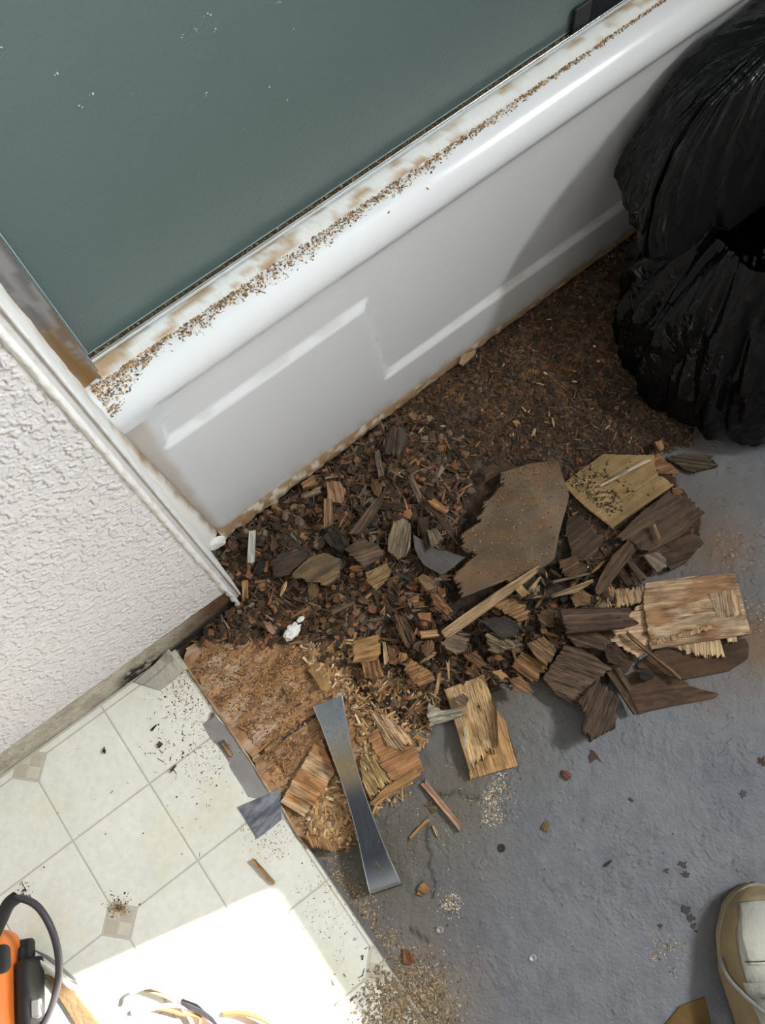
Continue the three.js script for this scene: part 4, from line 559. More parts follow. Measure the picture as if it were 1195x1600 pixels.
// around the upper end of the steel bar
{
  const g = layered('plywood_scrap', 'layered golden plywood scrap above and right of the steel bar', 575, 1028, 8), y = g.position.y;
  woodAt([[551, 1001], [592, 990], [597, 1019], [586, 1033], [566, 1034], [551, 1037]], [42, -10], 0.007, y + 0.004, { sw: 0.0028, jag: [0.002, 0.003], hv: 0.001, col: [0.46, 0.28, 0.11], col2: [0.4, 0.21, 0.085] }, 'veneer_layer', g);
  woodAt([[564, 1034], [590, 1022], [600, 1058], [584, 1064], [570, 1063]], [8, 36], 0.005, y + 0.0025, { sw: 0.0025, jag: [0.003, 0.005], hv: 0.0012, col: C.og, col2: C.br }, 'veneer_layer', g);
  woodAt([[597, 1002], [602, 1000], [608, 1034], [600, 1042]], [6, 38], 0.008, y + 0.002, { sw: 0.0015, jag: [0.003, 0.003], hv: 0.002, col: C.pl, col2: C.tn }, 'fibre_bundle', g);
  woodAt([[604, 1006], [628, 1010], [622, 1036], [608, 1034]], [20, 4], 0.005, y, { sw: 0.003, jag: [0.001, 0.004], hv: 0.001, col: C.br, col2: C.og }, 'veneer_layer', g);
}
{
  const g = layered('veneer_curl', 'thin tan veneer flap folded upright at the top of the steel bar', 500, 1066, 1), y = g.position.y;
  woodAt([[510, 1044], [532, 1060], [532, 1084], [506, 1092], [498, 1070]], [10, 46], 0.0015, y, { sw: 0.006, jag: [0.001, 0.002], hv: 0.0002, col: C.oc, col2: C.tn, cv: 0.12 }, 'lower_fold', g, M.dust);
  woodAt([[481, 1048], [499, 1024], [503, 1048], [506, 1066], [518, 1080], [502, 1084], [493, 1066]], [14, 40], 0.0014, y + 0.004, { sw: 0.005, jag: [0.002, 0.003], hv: 0.0002, col: [0.42, 0.25, 0.1], col2: C.oc, cv: 0.12, tilt: [-0.35, 0.05] }, 'raised_fold', g, M.dust);
}
{
  const g = layered('plywood_scrap', 'pale cross-grained plywood scrap with a red-brown edge right of the steel bar', 628, 1176, 2), y = g.position.y;
  woodAt([[572, 1150], [600, 1128], [640, 1142], [664, 1204], [613, 1224], [590, 1192]], [88, -44], 0.005, y, { sw: 0.004, jag: [0.004, 0.001], hv: 0.0006, col: [0.42, 0.19, 0.08], col2: [0.5, 0.26, 0.11] }, 'veneer_layer', g);
  woodAt([[576, 1110], [600, 1114], [640, 1144], [650, 1164], [626, 1180], [606, 1166]], [42, 62], 0.004, y + 0.0045, { sw: 0.0024, jag: [0.01, 0.012], hv: 0.0016, col: [0.66, 0.48, 0.32], col2: [0.5, 0.28, 0.13] }, 'cross_veneer', g).userData.label = 'pale torn cross fibres';
  woodAt([[577, 1256], [600, 1230], [650, 1200], [662, 1208], [612, 1240], [584, 1262]], [80, -46], 0.006, y + 0.001, { sw: 0.003, jag: [0.003, 0.004], hv: 0.0006, col: [0.5, 0.28, 0.11], col2: C.og }, 'edge_strip', g);
}
piece('plywood_scrap', 'golden ribbed veneer patch between the steel bar and cross-grained scrap', [[560, 1180], [585, 1172], [612, 1226], [580, 1252], [566, 1222]], [30, 52], 4, 1, { sw: 0.0022, jag: [0.006, 0.008], hv: 0.0009, col: [0.52, 0.35, 0.15], col2: C.tn });
piece('plywood_scrap', 'orange ribbed plywood scrap lying left of the steel bar', [[490, 1163], [503, 1154], [524, 1208], [506, 1236], [486, 1261], [476, 1276], [437, 1254], [458, 1216]], [52, 28], 5, 2.5, { sw: 0.0024, jag: [0.002, 0.002], hv: 0.0008, col: [0.5, 0.24, 0.09], col2: [0.56, 0.3, 0.13], cv: 0.25, patch: [0.62, 0.42, 0.24] });
piece('wood_chip', 'fibrous crust of orange wood at the lower tip of the old underlayment', [[470, 1304], [506, 1308], [540, 1324], [524, 1334], [489, 1326]], [6, 22], 5, 5, { sw: 0.0016, jag: [0.002, 0.004], hv: 0.001, col: [0.48, 0.28, 0.13], col2: C.og });
piece('wood_strip', 'straight dark-edged batten lying along the joint of the underlayment', [[410, 1172], [440, 1148], [444, 1152], [414, 1178]], [32, -24], 3, 1, { sw: 0.002, col: C.tn, col2: C.og });
// loose pieces out on the grey floor and the vinyl
piece('wood_splinter', 'long pale two-tone splinter lying on the grey floor right of the steel bar', [[655, 1224], [664, 1218], [724, 1288], [718, 1299], [690, 1266]], [64, 74], 5, 1, { sw: 0.0026, jag: [0.003, 0.002], hv: 0.0008, col: [0.68, 0.5, 0.37], col2: [0.38, 0.19, 0.1] });
piece('wood_splinter', 'orange-brown splinter below the long pale one on the grey floor', [[636, 1310], [640, 1314], [675, 1279], [671, 1274]], [36, -35], 3, 0.6, { sw: 0.002, col: C.oc });
piece('wood_splinter', 'short pale splinter pointing down beside the orange-brown one', [[673, 1289], [677, 1288], [687, 1307], [683, 1309]], [10, 19], 3, 0.6, { sw: 0.002, col: C.pl });
piece('wood_chip', 'mid-brown flake tucked under the long pale splinter on the grey floor', [[662, 1258], [676, 1250], [688, 1264], [676, 1272]], [20, -4], 2, 0.6, { sw: 0.003, jag: [0.002, 0.002], col: [0.22, 0.15, 0.08] });
piece('wood_chip', 'orange square chip on the grey floor right of the steel bar heel', [[650, 1386], [660, 1377], [674, 1390], [662, 1402], [651, 1397]], [14, 12], 4, 0.6, { sw: 0.003, jag: [0.003, 0.003], col: C.og, col2: C.oc });
piece('wood_chip', 'red-brown chip on the grey floor above the sawdust pile', [[629, 1481], [638, 1482], [653, 1500], [640, 1512], [630, 1506]], [6, 26], 3, 0.6, { sw: 0.003, jag: [0.003, 0.003], col: C.rb, col2: [0.3, 0.13, 0.055] });
piece('wood_chip', 'dark red-brown chip alone on the grey floor in front of the heap', [[877, 1202], [888, 1204], [895, 1213], [888, 1220], [876, 1212]], [16, 10], 4, 0.6, { sw: 0.003, jag: [0.002, 0.002], col: [0.16, 0.07, 0.04] });
piece('wood_chip', 'small mid-brown ribbed chip alone in the open grey floor', [[846, 1292], [852, 1283], [860, 1288], [854, 1301], [846, 1298]], [8, -12], 3, 0.6, { sw: 0.002, jag: [0.002, 0.001], col: [0.22, 0.13, 0.06] });
piece('wood_splinter', 'tiny black splinter on the open grey floor far right of the steel bar', [[941, 1354], [944, 1357], [958, 1344], [956, 1341]], [14, -13], 2, 0.6, { sw: 0.002, col: C.ck });
piece('wood_splinter', 'tan stick on the white vinyl at the edge of the sun patch', [[389, 1344], [396, 1341], [431, 1378], [430, 1385], [420, 1378]], [36, 38], 4, 0.6, { sw: 0.0022, jag: [0.001, 0.006], col: C.oc, col2: C.tn });
piece('wood_splinter', 'tan stick lying on the grey torn strip of the vinyl edge', [[343, 1158], [349, 1155], [366, 1182], [360, 1184]], [18, 28], 3, 1.4, { sw: 0.002, col: C.tn, col2: C.oc });
piece('wood_splinter', 'brown stick lying on the vinyl at the top of the grey torn strip', [[328, 1124], [333, 1122], [336, 1110], [332, 1110]], [3, -12], 2, 1.2, { sw: 0.002, col: C.br });
piece('wood_chip', 'cream flake at the left end of the underlayment joint', [[391, 1182], [400, 1177], [409, 1178], [408, 1184], [394, 1189]], [16, -4], 3, 1, { sw: 0.003, jag: [0.002, 0.002], col: C.pl });
piece('wood_splinter', 'dark sliver on the vinyl beside the cluster of black specks', [[233, 1142], [236, 1144], [248, 1131], [246, 1129]], [13, -13], 1.6, 0.5, { sw: 0.002, col: C.ck });
piece('wood_splinter', 'dark sliver on the vinyl grout line below the cluster of black specks', [[263, 1205], [266, 1207], [278, 1195], [276, 1192]], [13, -12], 2, 0.5, { sw: 0.002, col: C.db });
piece('wood_chip', 'dark red chip in the middle of the specks on the vinyl', [[241, 1163], [248, 1158], [257, 1161], [253, 1168], [244, 1168]], [12, 0], 3, 0.5, { sw: 0.003, col: [0.13, 0.06, 0.04] });
piece('wood_chip', 'black crumb alone on the vinyl tile near the wall', [[157, 1172], [162, 1167], [166, 1171], [163, 1177], [158, 1176]], [8, 0], 3, 0.5, { sw: 0.003, col: C.ck });
piece('wood_chip', 'orange flake among dark crumbs between the tub and the large dusty board', [[798, 658], [806, 654], [816, 662], [808, 668]], [14, 4], 3, 3, { sw: 0.003, col: C.og });
piece('wood_chip', 'torn tan flake caught at the foot of the tub apron near its far end', [[716, 568], [720, 557], [744, 546], [746, 552], [722, 572]], [28, -14], 3, 12, { sw: 0.003, jag: [0.003, 0.003], col: [0.36, 0.24, 0.14] });

// ---- small splinters and chips one could still count: a few shapes each, then copies
function protoGeo(len, wid, th, seed, kind) {
  const r = rng(seed), n = 8, P = []; for (let k = 0; k < n; k++) { const a = k / n * Math.PI * 2; P.push([Math.cos(a) * len / 2 * (0.75 + 0.35 * r()), Math.sin(a) * wid / 2 * (0.7 + 0.5 * r())]); }
  return P;
}
const shapes = {};
function shapeOf(kind, tone, k) {
  const key = kind + tone + k; if (shapes[key]) return shapes[key];
  const s = SEED++; const r = rng(s); const chip = kind !== 'splinter', big = kind === 'chunk';
  const P = protoGeo(big ? 0.026 : chip ? 0.018 : 0.03, big ? 0.015 : chip ? 0.011 : 0.0042, 0, s);
  return (shapes[key] = woodGeo(P, [1, 0], big ? 0.009 : chip ? 0.0035 : 0.0028, { seed: s, sw: chip ? 0.0025 : 0.0016, jag: [0.004, 0.004], hv: chip ? 0.0009 : 0.0005, col: C[tone], cv: 0.4 }).g);
}
const TONE = { ck: 'charcoal', dk: 'very dark', db: 'dark brown', br: 'brown', rb: 'red-brown', og: 'orange-brown', tn: 'tan', pl: 'pale', gy: 'grey-brown', oc: 'ochre' };
const MARKS = [['white corner bead', 372, 940], ['short white drywall strip', 392, 853], ['white plaster lump', 457, 987], ['orange-patched board', 495, 893], ['very dark flat board', 450, 880], ['almost black split block', 526, 842], ['broken dark slab', 570, 860], ['long dark slanting strip', 572, 807], ['orange-ended brown stub', 512, 800], ['orange cracked block', 524, 768], ['orange block at the tub foot', 482, 755], ['grey-tan curled chip', 625, 842], ['bent dark paper scrap', 680, 876], ['small grey square chip', 680, 840], ['bright orange flake', 684, 790], ['yellowish ribbed chip', 592, 900], ['smooth round-edged chip', 667, 910], ['orange torn block', 694, 944], ['brown frayed block', 653, 940], ['orange brick-like block', 664, 963], ['upright split block', 634, 985], ['small tan block', 671, 990], ['large dusty board', 720, 900], ['long pale strip', 760, 945], ['yellow-tan veneer square', 900, 770], ['wide dark board', 1030, 815], ['dark ribbed block', 900, 1050], ['thick brown ribbed block', 930, 965], ['charcoal grey chip', 785, 982], ['crumbly grey-tan block', 785, 1005], ['orange-brown fractured chip', 800, 950], ['reddish ribbed chip', 712, 1005], ['reddish crumbling chunk', 655, 1050], ['brown leaf-shaped chip', 812, 1070], ['thick pale chunk', 735, 1100], ['mouldy grey-white chip', 695, 1115], ['golden layered scrap', 578, 1025], ['folded tan veneer flap', 505, 1062], ['steel bar tip', 512, 1095], ['cross-grained scrap', 625, 1170], ['orange ribbed scrap', 482, 1215], ['garbage bag', 985, 640], ['grooved square chip', 481, 935], ['pinkish torn flake', 421, 981], ['apron step', 690, 560], ['lifted vinyl corner', 285, 1040], ['underlayment joint', 440, 1150], ['holed ply block', 826, 1042]];
function whereIs(p) { const q = p.clone().project(camera); const u = (q.x + 1) * 597.5, v = (1 - q.y) * 800; const near = MARKS.map(([n, a, b]) => [Math.hypot(a - u, b - v), n, u - a, v - b]).sort((a, b) => a[0] - b[0]); const say = ([d, n, du, dv]) => { const w = [Math.abs(dv) > 0.42 * Math.abs(du) ? (dv < 0 ? 'above' : 'below') : '', Math.abs(du) > 0.42 * Math.abs(dv) ? (du < 0 ? 'left' : 'right') : ''].filter(Boolean); return (w.length === 2 ? w.join(' ') + ' of' : w[0] === 'left' || w[0] === 'right' ? w[0] + ' of' : w[0]) + ' the ' + n; }; return [(near[0][0] < 22 ? 'close ' : '') + say(near[0]), near.slice(1, 7).map((q) => q[1])]; }
const taken = new Set();
function scatter(kind, label, group, px, n, tones, sizes, seed, lift = 0.004) {
  const r = rng(seed), P = P2(px, 0); let x0 = 1e9, x1 = -1e9, z0 = 1e9, z1 = -1e9; for (const [x, z] of P) { x0 = Math.min(x0, x); x1 = Math.max(x1, x); z0 = Math.min(z0, z); z1 = Math.max(z1, z); }
  const protos = {};
  for (let i = 0; i < n;) {
    const x = mix(x0, x1, r()), z = mix(z0, z1, r()); if (!inPoly(x, z, P)) continue; i++;
    const tone = tones[Math.floor(r() * tones.length)], k = Math.floor(r() * 4), key = tone + k;
    let m; if (protos[key]) m = protos[key].clone(); else m = protos[key] = new THREE.Mesh(shapeOf(kind, tone, k), M.wood);
    add(m, 'wood_' + kind); tag(m, label, 'wood ' + kind);
    const s = mix(sizes[0], sizes[1], r() ** 1.6); m.scale.set(s, mix(0.8, 1.3, r()), mix(0.75, 1.3, r()) * Math.sqrt(s));
    m.position.set(x, groundY(x, z) + 0.0005 + lift * r(), z); m.rotation.set((r() - 0.5) * 0.5, r() * Math.PI * 2, (r() - 0.5) * 0.4, 'YXZ');
    const [w, other] = whereIs(m.position), big = s > 0.95 ? 'larger' : s > 0.65 ? 'small' : 'tiny'; let t = `${big} ${TONE[tone]} ${kind} ${w}`; const t0 = t; for (const o of other) if (taken.has(t) && `${t0} near ${o}`.split(' ').length <= 15) t = `${t0}, near the ${o}`; taken.add(t); m.userData.label = t; m.userData.group = group;
  }
}
scatter('splinter', 'small dark rotten splinter in the heap along the foot of the tub apron', 'splinters along the tub foot', [[350, 850], [500, 745], [640, 640], [700, 700], [640, 780], [520, 860], [400, 920]], 62, ['dk', 'db', 'gy', 'br', 'db'], [0.5, 1.25], 11, 0.008);
scatter('chip', 'small dark rotten chip in the heap along the foot of the tub apron', 'chips along the tub foot', [[350, 860], [500, 755], [640, 650], [690, 700], [620, 800], [480, 900], [390, 930]], 34, ['dk', 'db', 'rb', 'db', 'br'], [0.5, 1.2], 12, 0.006);
scatter('chip', 'small brown chip in the middle of the heap left of the large dusty board', 'chips left of the dusty board', [[420, 930], [520, 890], [640, 880], [700, 920], [680, 1030], [600, 1000], [480, 990]], 44, ['br', 'db', 'og', 'rb', 'gy', 'db'], [0.5, 1.25], 13, 0.01);
scatter('splinter', 'small brown splinter in the middle of the heap left of the large dusty board', 'splinters left of the dusty board', [[420, 930], [520, 890], [640, 880], [700, 920], [680, 1040], [600, 1000], [480, 990]], 36, ['br', 'gy', 'tn', 'db', 'og'], [0.5, 1.2], 14, 0.01);
scatter('splinter', 'small tan splinter strewn right of the upper end of the steel bar', 'tan splinters by the steel bar', [[545, 1060], [620, 1050], [668, 1080], [662, 1130], [600, 1120], [560, 1150]], 46, ['tn', 'pl', 'og', 'oc', 'pl'], [0.4, 0.95], 15, 0.007);
scatter('chip', 'small brown chip among broken pieces between dusty board and grey floor', 'chips in the lower heap', [[700, 1000], [740, 960], [840, 910], [920, 900], [900, 990], [830, 1050], [700, 1050]], 34, ['br', 'db', 'og', 'dk', 'gy'], [0.5, 1.2], 16, 0.014);
scatter('splinter', 'small brown splinter among broken pieces between dusty board and grey floor', 'splinters in the lower heap', [[700, 1000], [740, 960], [840, 910], [940, 860], [920, 960], [830, 1050], [700, 1050]], 34, ['br', 'gy', 'tn', 'dk', 'og'], [0.5, 1.2], 17, 0.014);
scatter('splinter', 'small pale splinter in the dim mulch between the tub and garbage bag', 'splinters in the dim mulch', [[640, 640], [760, 560], [900, 600], [960, 690], [860, 700], [760, 720], [680, 740]], 26, ['tn', 'br', 'gy', 'pl'], [0.3, 0.7], 18, 0.004);
scatter('splinter', 'small orange splinter strewn over the old underlayment left of the steel bar', 'splinters on the underlayment', [[320, 1060], [420, 1040], [490, 1100], [480, 1240], [520, 1300], [440, 1240], [380, 1150]], 22, ['og', 'tn', 'oc', 'br'], [0.3, 0.6], 19, 0.001);

scatter('chunk', 'dark angular rotten lump half sunk in the heap below the tub apron', 'rotten lumps below the apron', [[360, 870], [500, 760], [620, 680], [660, 800], [560, 880], [420, 930]], 24, ['dk', 'db', 'ck', 'gy', 'br'], [0.6, 1.3], 51, 0.004);
scatter('chunk', 'brown angular rotten lump in the middle of the heap', 'rotten lumps mid heap', [[440, 940], [560, 890], [680, 900], [700, 1000], [640, 1050], [540, 1000]], 24, ['br', 'db', 'rb', 'dk', 'og'], [0.6, 1.2], 52, 0.006);
scatter('chunk', 'brown angular rotten lump in the lower heap toward the grey floor', 'rotten lumps lower heap', [[700, 1020], [760, 960], [880, 900], [950, 880], [900, 980], [830, 1050], [720, 1070]], 22, ['br', 'db', 'dk', 'ck', 'gy'], [0.6, 1.3], 53, 0.008);

// ---- crumbs and sawdust nobody could count
const splinterG = (() => { const g = new THREE.BoxGeometry(1, 0.16, 0.2, 2, 1, 1), p = g.attributes.position; for (let i = 0; i < p.count; i++) { const x = p.getX(i); p.setY(i, p.getY(i) * (1 - 0.9 * Math.abs(x)) + 0.1 * Math.cos(x * 3)); p.setZ(i, p.getZ(i) * (1 - 0.8 * x)); } g.computeVertexNormals(); return g; })();
const crumbG = (() => { const g = new THREE.IcosahedronGeometry(0.5, 0), p = g.attributes.position; for (let i = 0; i < p.count; i++) { const f = 0.7 + 0.6 * hash(Math.round(p.getX(i) * 100), Math.round(p.getY(i) * 100), Math.round(p.getZ(i) * 100)); p.setXYZ(i, p.getX(i) * f, p.getY(i) * f * 0.6, p.getZ(i) * f * 0.8); } g.computeVertexNormals(); return g; })();
function crumbs(name, label, n, at, pal, size, seed, longish = 0.5) {
  const r = rng(seed), d = new THREE.Object3D(), grp = new THREE.Group();
  const mk = (geo, cnt, nm) => { const m = new THREE.InstancedMesh(geo, M.crumb, cnt); let k = 0, guard = 0; const c = new THREE.Color();
    while (k < cnt && guard++ < cnt * 60) { const q = at(r); if (!q) continue; const s = mix(size[0], size[1], r() ** 2.2); d.position.set(q[0], q[1] + s * 0.12, q[2]); d.rotation.set((r() - 0.5) * 0.9, r() * 6.283, (r() - 0.5) * 0.9, 'YXZ'); d.scale.set(s * (geo === splinterG ? 1.5 : 0.8), s * (geo === splinterG ? 1 : 0.7), s * (0.7 + 0.6 * r()) * (geo === splinterG ? 0.9 : 0.8)); d.updateMatrix(); m.setMatrixAt(k, d.matrix); const p = pal[Math.floor(r() * pal.length)], b = 0.6 + 0.75 * r(); m.setColorAt(k, c.setRGB(p[0] * b, p[1] * b, p[2] * b)); k++; }
    m.count = k; m.name = nm; m.castShadow = m.receiveShadow = true; m.userData.kind = 'stuff'; grp.add(m); };
  mk(splinterG, Math.round(n * longish), 'fibres'); mk(crumbG, n - Math.round(n * longish), 'crumbs');
  add(grp, name); return stuff(grp, label, 'sawdust');
}
function inPx(px, y = 0) { const P = P2(px, y); let x0 = 1e9, x1 = -1e9, z0 = 1e9, z1 = -1e9; for (const [x, z] of P) { x0 = Math.min(x0, x); x1 = Math.max(x1, x); z0 = Math.min(z0, z); z1 = Math.max(z1, z); } return (r) => { const x = mix(x0, x1, r()), z = mix(z0, z1, r()); return inPoly(x, z, P) ? [x, groundY(x, z), z] : null; }; }
{ const B = P2([[782, 745], [830, 728], [868, 722], [885, 772], [868, 833], [862, 866], [845, 884], [790, 915], [740, 900], [716, 850], [748, 812], [756, 788]], 0.02), y0 = scene.getObjectByName('wood_board');
  const top = (m) => { m.updateWorldMatrix(true, false); const q = m.geometry.attributes.position, n = q.count / 2; return (r) => { const v = new THREE.Vector3().fromBufferAttribute(q, Math.floor(r() * n)).applyMatrix4(m.matrixWorld); return [v.x + 0.012 * (r() - 0.5), v.y, v.z + 0.012 * (r() - 0.5)]; }; };
  const tb = top(y0), tp = top(scene.getObjectByName('veneer_plate').children[0]), c1 = F(905, 765, 0.01), c2 = F(930, 790, 0.01), P = P2([[884, 757], [922, 728], [1000, 720], [1040, 757], [956, 818]], 0.012);
  inPx.board = (r) => { const q = tb(r); return inPoly(q[0], q[2], B) ? q : null; };
  inPx.plate = (r) => { const q = tp(r); if (!inPoly(q[0], q[2], P)) return null; const d = Math.hypot(q[0] - c1.x, q[2] - c1.z), e = Math.hypot(q[0] - c2.x, q[2] - c2.z); return r() < Math.exp(-((Math.min(d, e) / 0.03) ** 2)) + 0.06 ? q : null; }; }
const spot = (u, v, rad, y = 0) => { const c = F(u, v, y); return (r) => { const a = r() * 6.283, q = Math.sqrt(-2 * Math.log(r() + 1e-6)) * rad / 1150 * 0.5; const x = c.x + Math.cos(a) * q, z = c.z + Math.sin(a) * q; return [x, groundY(x, z), z]; }; };
const anyOf = (...fs) => (r) => fs[Math.floor(r() * fs.length)](r);
const LEFTZ = [[330, 960], [340, 850], [500, 738], [640, 632], [720, 690], [740, 760], [700, 880], [700, 960], [890, 940], [1000, 905], [880, 1010], [840, 1055], [700, 1105], [640, 1140], [560, 1080], [480, 1010], [380, 1000], [300, 1010]], RIGHTZ = [[600, 655], [740, 548], [985, 372], [1070, 330], [1085, 690], [1000, 715], [1060, 760], [1095, 850], [1000, 905], [890, 950], [880, 720], [760, 730]];
crumbs('wood_debris', 'dark crumbs and fibres of rotted wood covering the heap', 9000, inPx(LEFTZ), [C.dk, C.db, C.db, C.br, C.dk, C.gy, C.rb, C.ck], [0.003, 0.019], 21, 0.62);
crumbs('wood_debris', 'fine dark crumbs covering the dim part of the heap by the garbage bag', 15000, inPx(RIGHTZ), [C.dk, C.db, C.dk, C.db, C.br, C.dk, C.ck, [0.14, 0.065, 0.03]], [0.0018, 0.0105], 41, 0.55);
crumbs('wood_debris', 'few pale crumbs and fibres sprinkled over the dark heap', 420, anyOf(inPx(LEFTZ), inPx(LEFTZ), inPx(RIGHTZ)), [C.tn, C.og, C.pl, C.oc], [0.002, 0.009], 42, 0.7);
crumbs('wood_debris', 'orange and tan fibres of broken plywood around the steel bar', 5200, anyOf(inPx([[540, 1050], [640, 1040], [690, 1090], [670, 1150], [640, 1240], [580, 1270], [560, 1160]]), inPx([[470, 1010], [560, 1000], [620, 1060], [560, 1100], [500, 1080]]), inPx([[480, 1250], [540, 1200], [570, 1280], [540, 1330], [480, 1310]])), [C.tn, C.pl, C.og, C.oc, C.br, C.tn], [0.003, 0.014], 22, 0.75);
crumbs('sawdust', 'fine orange sawdust on the old underlayment beside the vinyl edge', 6500, inPx([[296, 1046], [330, 990], [480, 1000], [550, 1050], [540, 1180], [545, 1310], [490, 1318], [438, 1255]]), [C.og, C.oc, C.tn, C.br, C.rb], [0.0012, 0.0055], 23, 0.55);
{ // on the tub rim and in the door track
  const rim = (r) => { const t = r(), x = -0.014 + 0.77 * t ** 1.5, k = (Math.abs(r() + r() - 1)); const z = x < 0.085 && r() < 0.8 ? mix(-0.034, -0.034 + 0.03 * (1 - x / 0.085), r()) : -0.0315 + 0.02 * k * (0.35 + 0.65 * vnoise(x * 45, 2, 5)) * sstep(0.8, 0.2, x) + 0.004 * (r() - 0.5); const zz = z; const y = zz < -0.032 ? 0.41 : 0.378 + Math.sqrt(Math.max(0, 0.034 ** 2 - (zz + 0.032) ** 2)) * 0.94; const w = tubW(x, y, zz); return [w.x, w.y, w.z]; };
  crumbs('sawdust', 'tan sawdust strewn along the tub rim in front of the door track', 3800, rim, [C.tn, C.oc, C.gy, C.pl, C.br], [0.001, 0.0042], 24, 0.4);
  crumbs('sawdust', 'brown sawdust packed into the shower door track under the glass', 2600, (r) => { const w = tubW(0.003 + 0.63 * r(), 0.4108 + 0.0015 * r(), mix(-0.0555, -0.0635, r())); return [w.x, w.y, w.z]; }, [C.tn, C.br, C.gy, C.db, C.oc], [0.001, 0.0042], 25, 0.5);
  const rs = [[866, 130], [862, 137], [868, 124], [816, 169], [665, 295], [604, 333], [590, 318], [332, 492], [650, 272], [672, 264]].map(([u, v]) => F(u, v, 0.402));
  crumbs('wood_debris', 'few brown crumbs lying on the glossy tub rim', 46, (r) => { const c = rs[Math.floor(r() * rs.length)]; return [c.x + 0.004 * (r() - 0.5), 0.4005 + 0.002 * r(), c.z + 0.003 * (r() - 0.5)]; }, [C.br, C.oc, C.db], [0.002, 0.005], 26, 0.3);
}
crumbs('sawdust', 'tan sawdust pile at the lower end of the vinyl edge', 5200, anyOf(inPx([[585, 1505], [625, 1520], [690, 1520], [715, 1580], [720, 1640], [600, 1640]]), spot(610, 1580, 46), spot(660, 1560, 50), spot(650, 1610, 60)), [[0.33, 0.25, 0.16], [0.42, 0.33, 0.22], C.gy, [0.34, 0.22, 0.11], [0.25, 0.18, 0.11]], [0.0012, 0.0055], 27, 0.4);
crumbs('sawdust', 'tan sawdust and grit along the cut edge of the vinyl', 1900, (r) => { const t = r(), u = mix(452, 640, t), v = mix(1278, 1545, t); const p = F(u, v, FY); const x = p.x + Math.abs(r() + r() + r() - 1.5) * 0.022 + 0.004; return [x, groundY(x, p.z), p.z]; }, [[0.4, 0.31, 0.2], [0.3, 0.22, 0.14], C.gy, C.tn], [0.001, 0.004], 28, 0.4);
crumbs('grit', 'pale and brown grit scattered over the grey subfloor', 2400, anyOf(inPx([[560, 1330], [700, 1150], [860, 1110], [1190, 1060], [1195, 1400], [1090, 1530], [700, 1590]], FY), inPx([[600, 1250], [740, 1180], [760, 1330], [640, 1420]], FY), spot(765, 1265, 26, FY), spot(780, 1240, 22, FY), spot(700, 1410, 22, FY), spot(1150, 860, 40, FY), spot(1180, 960, 40, FY), spot(1040, 1490, 20, FY)), [[0.5, 0.42, 0.3], [0.4, 0.36, 0.3], C.gy, C.tn, C.db, [0.25, 0.26, 0.28], [0.25, 0.26, 0.28]], [0.0009, 0.0036], 29, 0.35);
crumbs('sawdust', 'light sawdust trail on the grey floor below the thick pale chunk', 420, anyOf(spot(765, 1250, 14, FY), spot(770, 1275, 14, FY), spot(775, 1225, 16, FY), spot(705, 1412, 16, FY)), [[0.5, 0.42, 0.3], [0.6, 0.52, 0.38]], [0.0012, 0.004], 30, 0.3);
crumbs('grit', 'dark specks scattered on the white vinyl', 420, anyOf(spot(255, 1165, 42), spot(285, 1170, 44), spot(280, 1100, 60), spot(300, 1215, 60), spot(270, 1060, 40), spot(180, 1415, 22), inPx([[60, 1190], [250, 1060], [400, 1320], [300, 1400], [100, 1430], [5, 1320]]), spot(560, 1450, 60), spot(40, 1392, 12)), [C.ck, C.dk, C.db, C.db, C.br], [0.0009, 0.0042], 31, 0.5);
crumbs('sawdust', 'pale sawdust dusted on the vinyl near the lifted corner and torn strip', 1900, anyOf(spot(300, 1100, 46), spot(280, 1070, 36), spot(330, 1180, 46), spot(420, 1300, 40), spot(185, 1418, 12), spot(520, 1400, 60)), [C.tn, C.oc, [0.5, 0.4, 0.26], C.br], [0.0008, 0.003], 32, 0.5);
crumbs('sawdust', 'sawdust covering the top of the large dusty board', 1500, (r) => { const q = inPx.board(r); return q; }, [C.br, C.oc, C.gy, C.db], [0.0009, 0.0034], 33, 0.5);
crumbs('wood_debris', 'dark crumbs lying on the yellow-tan veneer square', 330, (r) => { const q = inPx.plate(r); return q; }, [C.ck, C.dk, C.db], [0.0015, 0.006], 34, 0.6);

{ // dried specks on the glass
  const C0 = [[130, 168], [148, 152], [93, 120], [325, 152], [323, 32], [310, 50], [343, 50], [333, 27], [442, 111], [430, 140], [465, 53], [253, 4], [442, 7], [4, 74], [290, 60], [210, 150], [240, 60], [390, 205], [455, 160]].map(([u, v]) => FZ(u, v, -0.1705));
  crumbs('mineral_specks', 'tiny pale dried specks on the frosted shower door glass', 70, (r) => { const c = C0[Math.floor(r() * C0.length)]; const dx = c.x - TUBX + 0.004 * (r() - 0.5), w = tubW(dx, 0, -0.0627); return [w.x, c.y + 0.004 * (r() - 0.5), w.z]; }, [[0.6, 0.66, 0.66], [0.5, 0.56, 0.56]], [0.0007, 0.0022], 61, 0); }
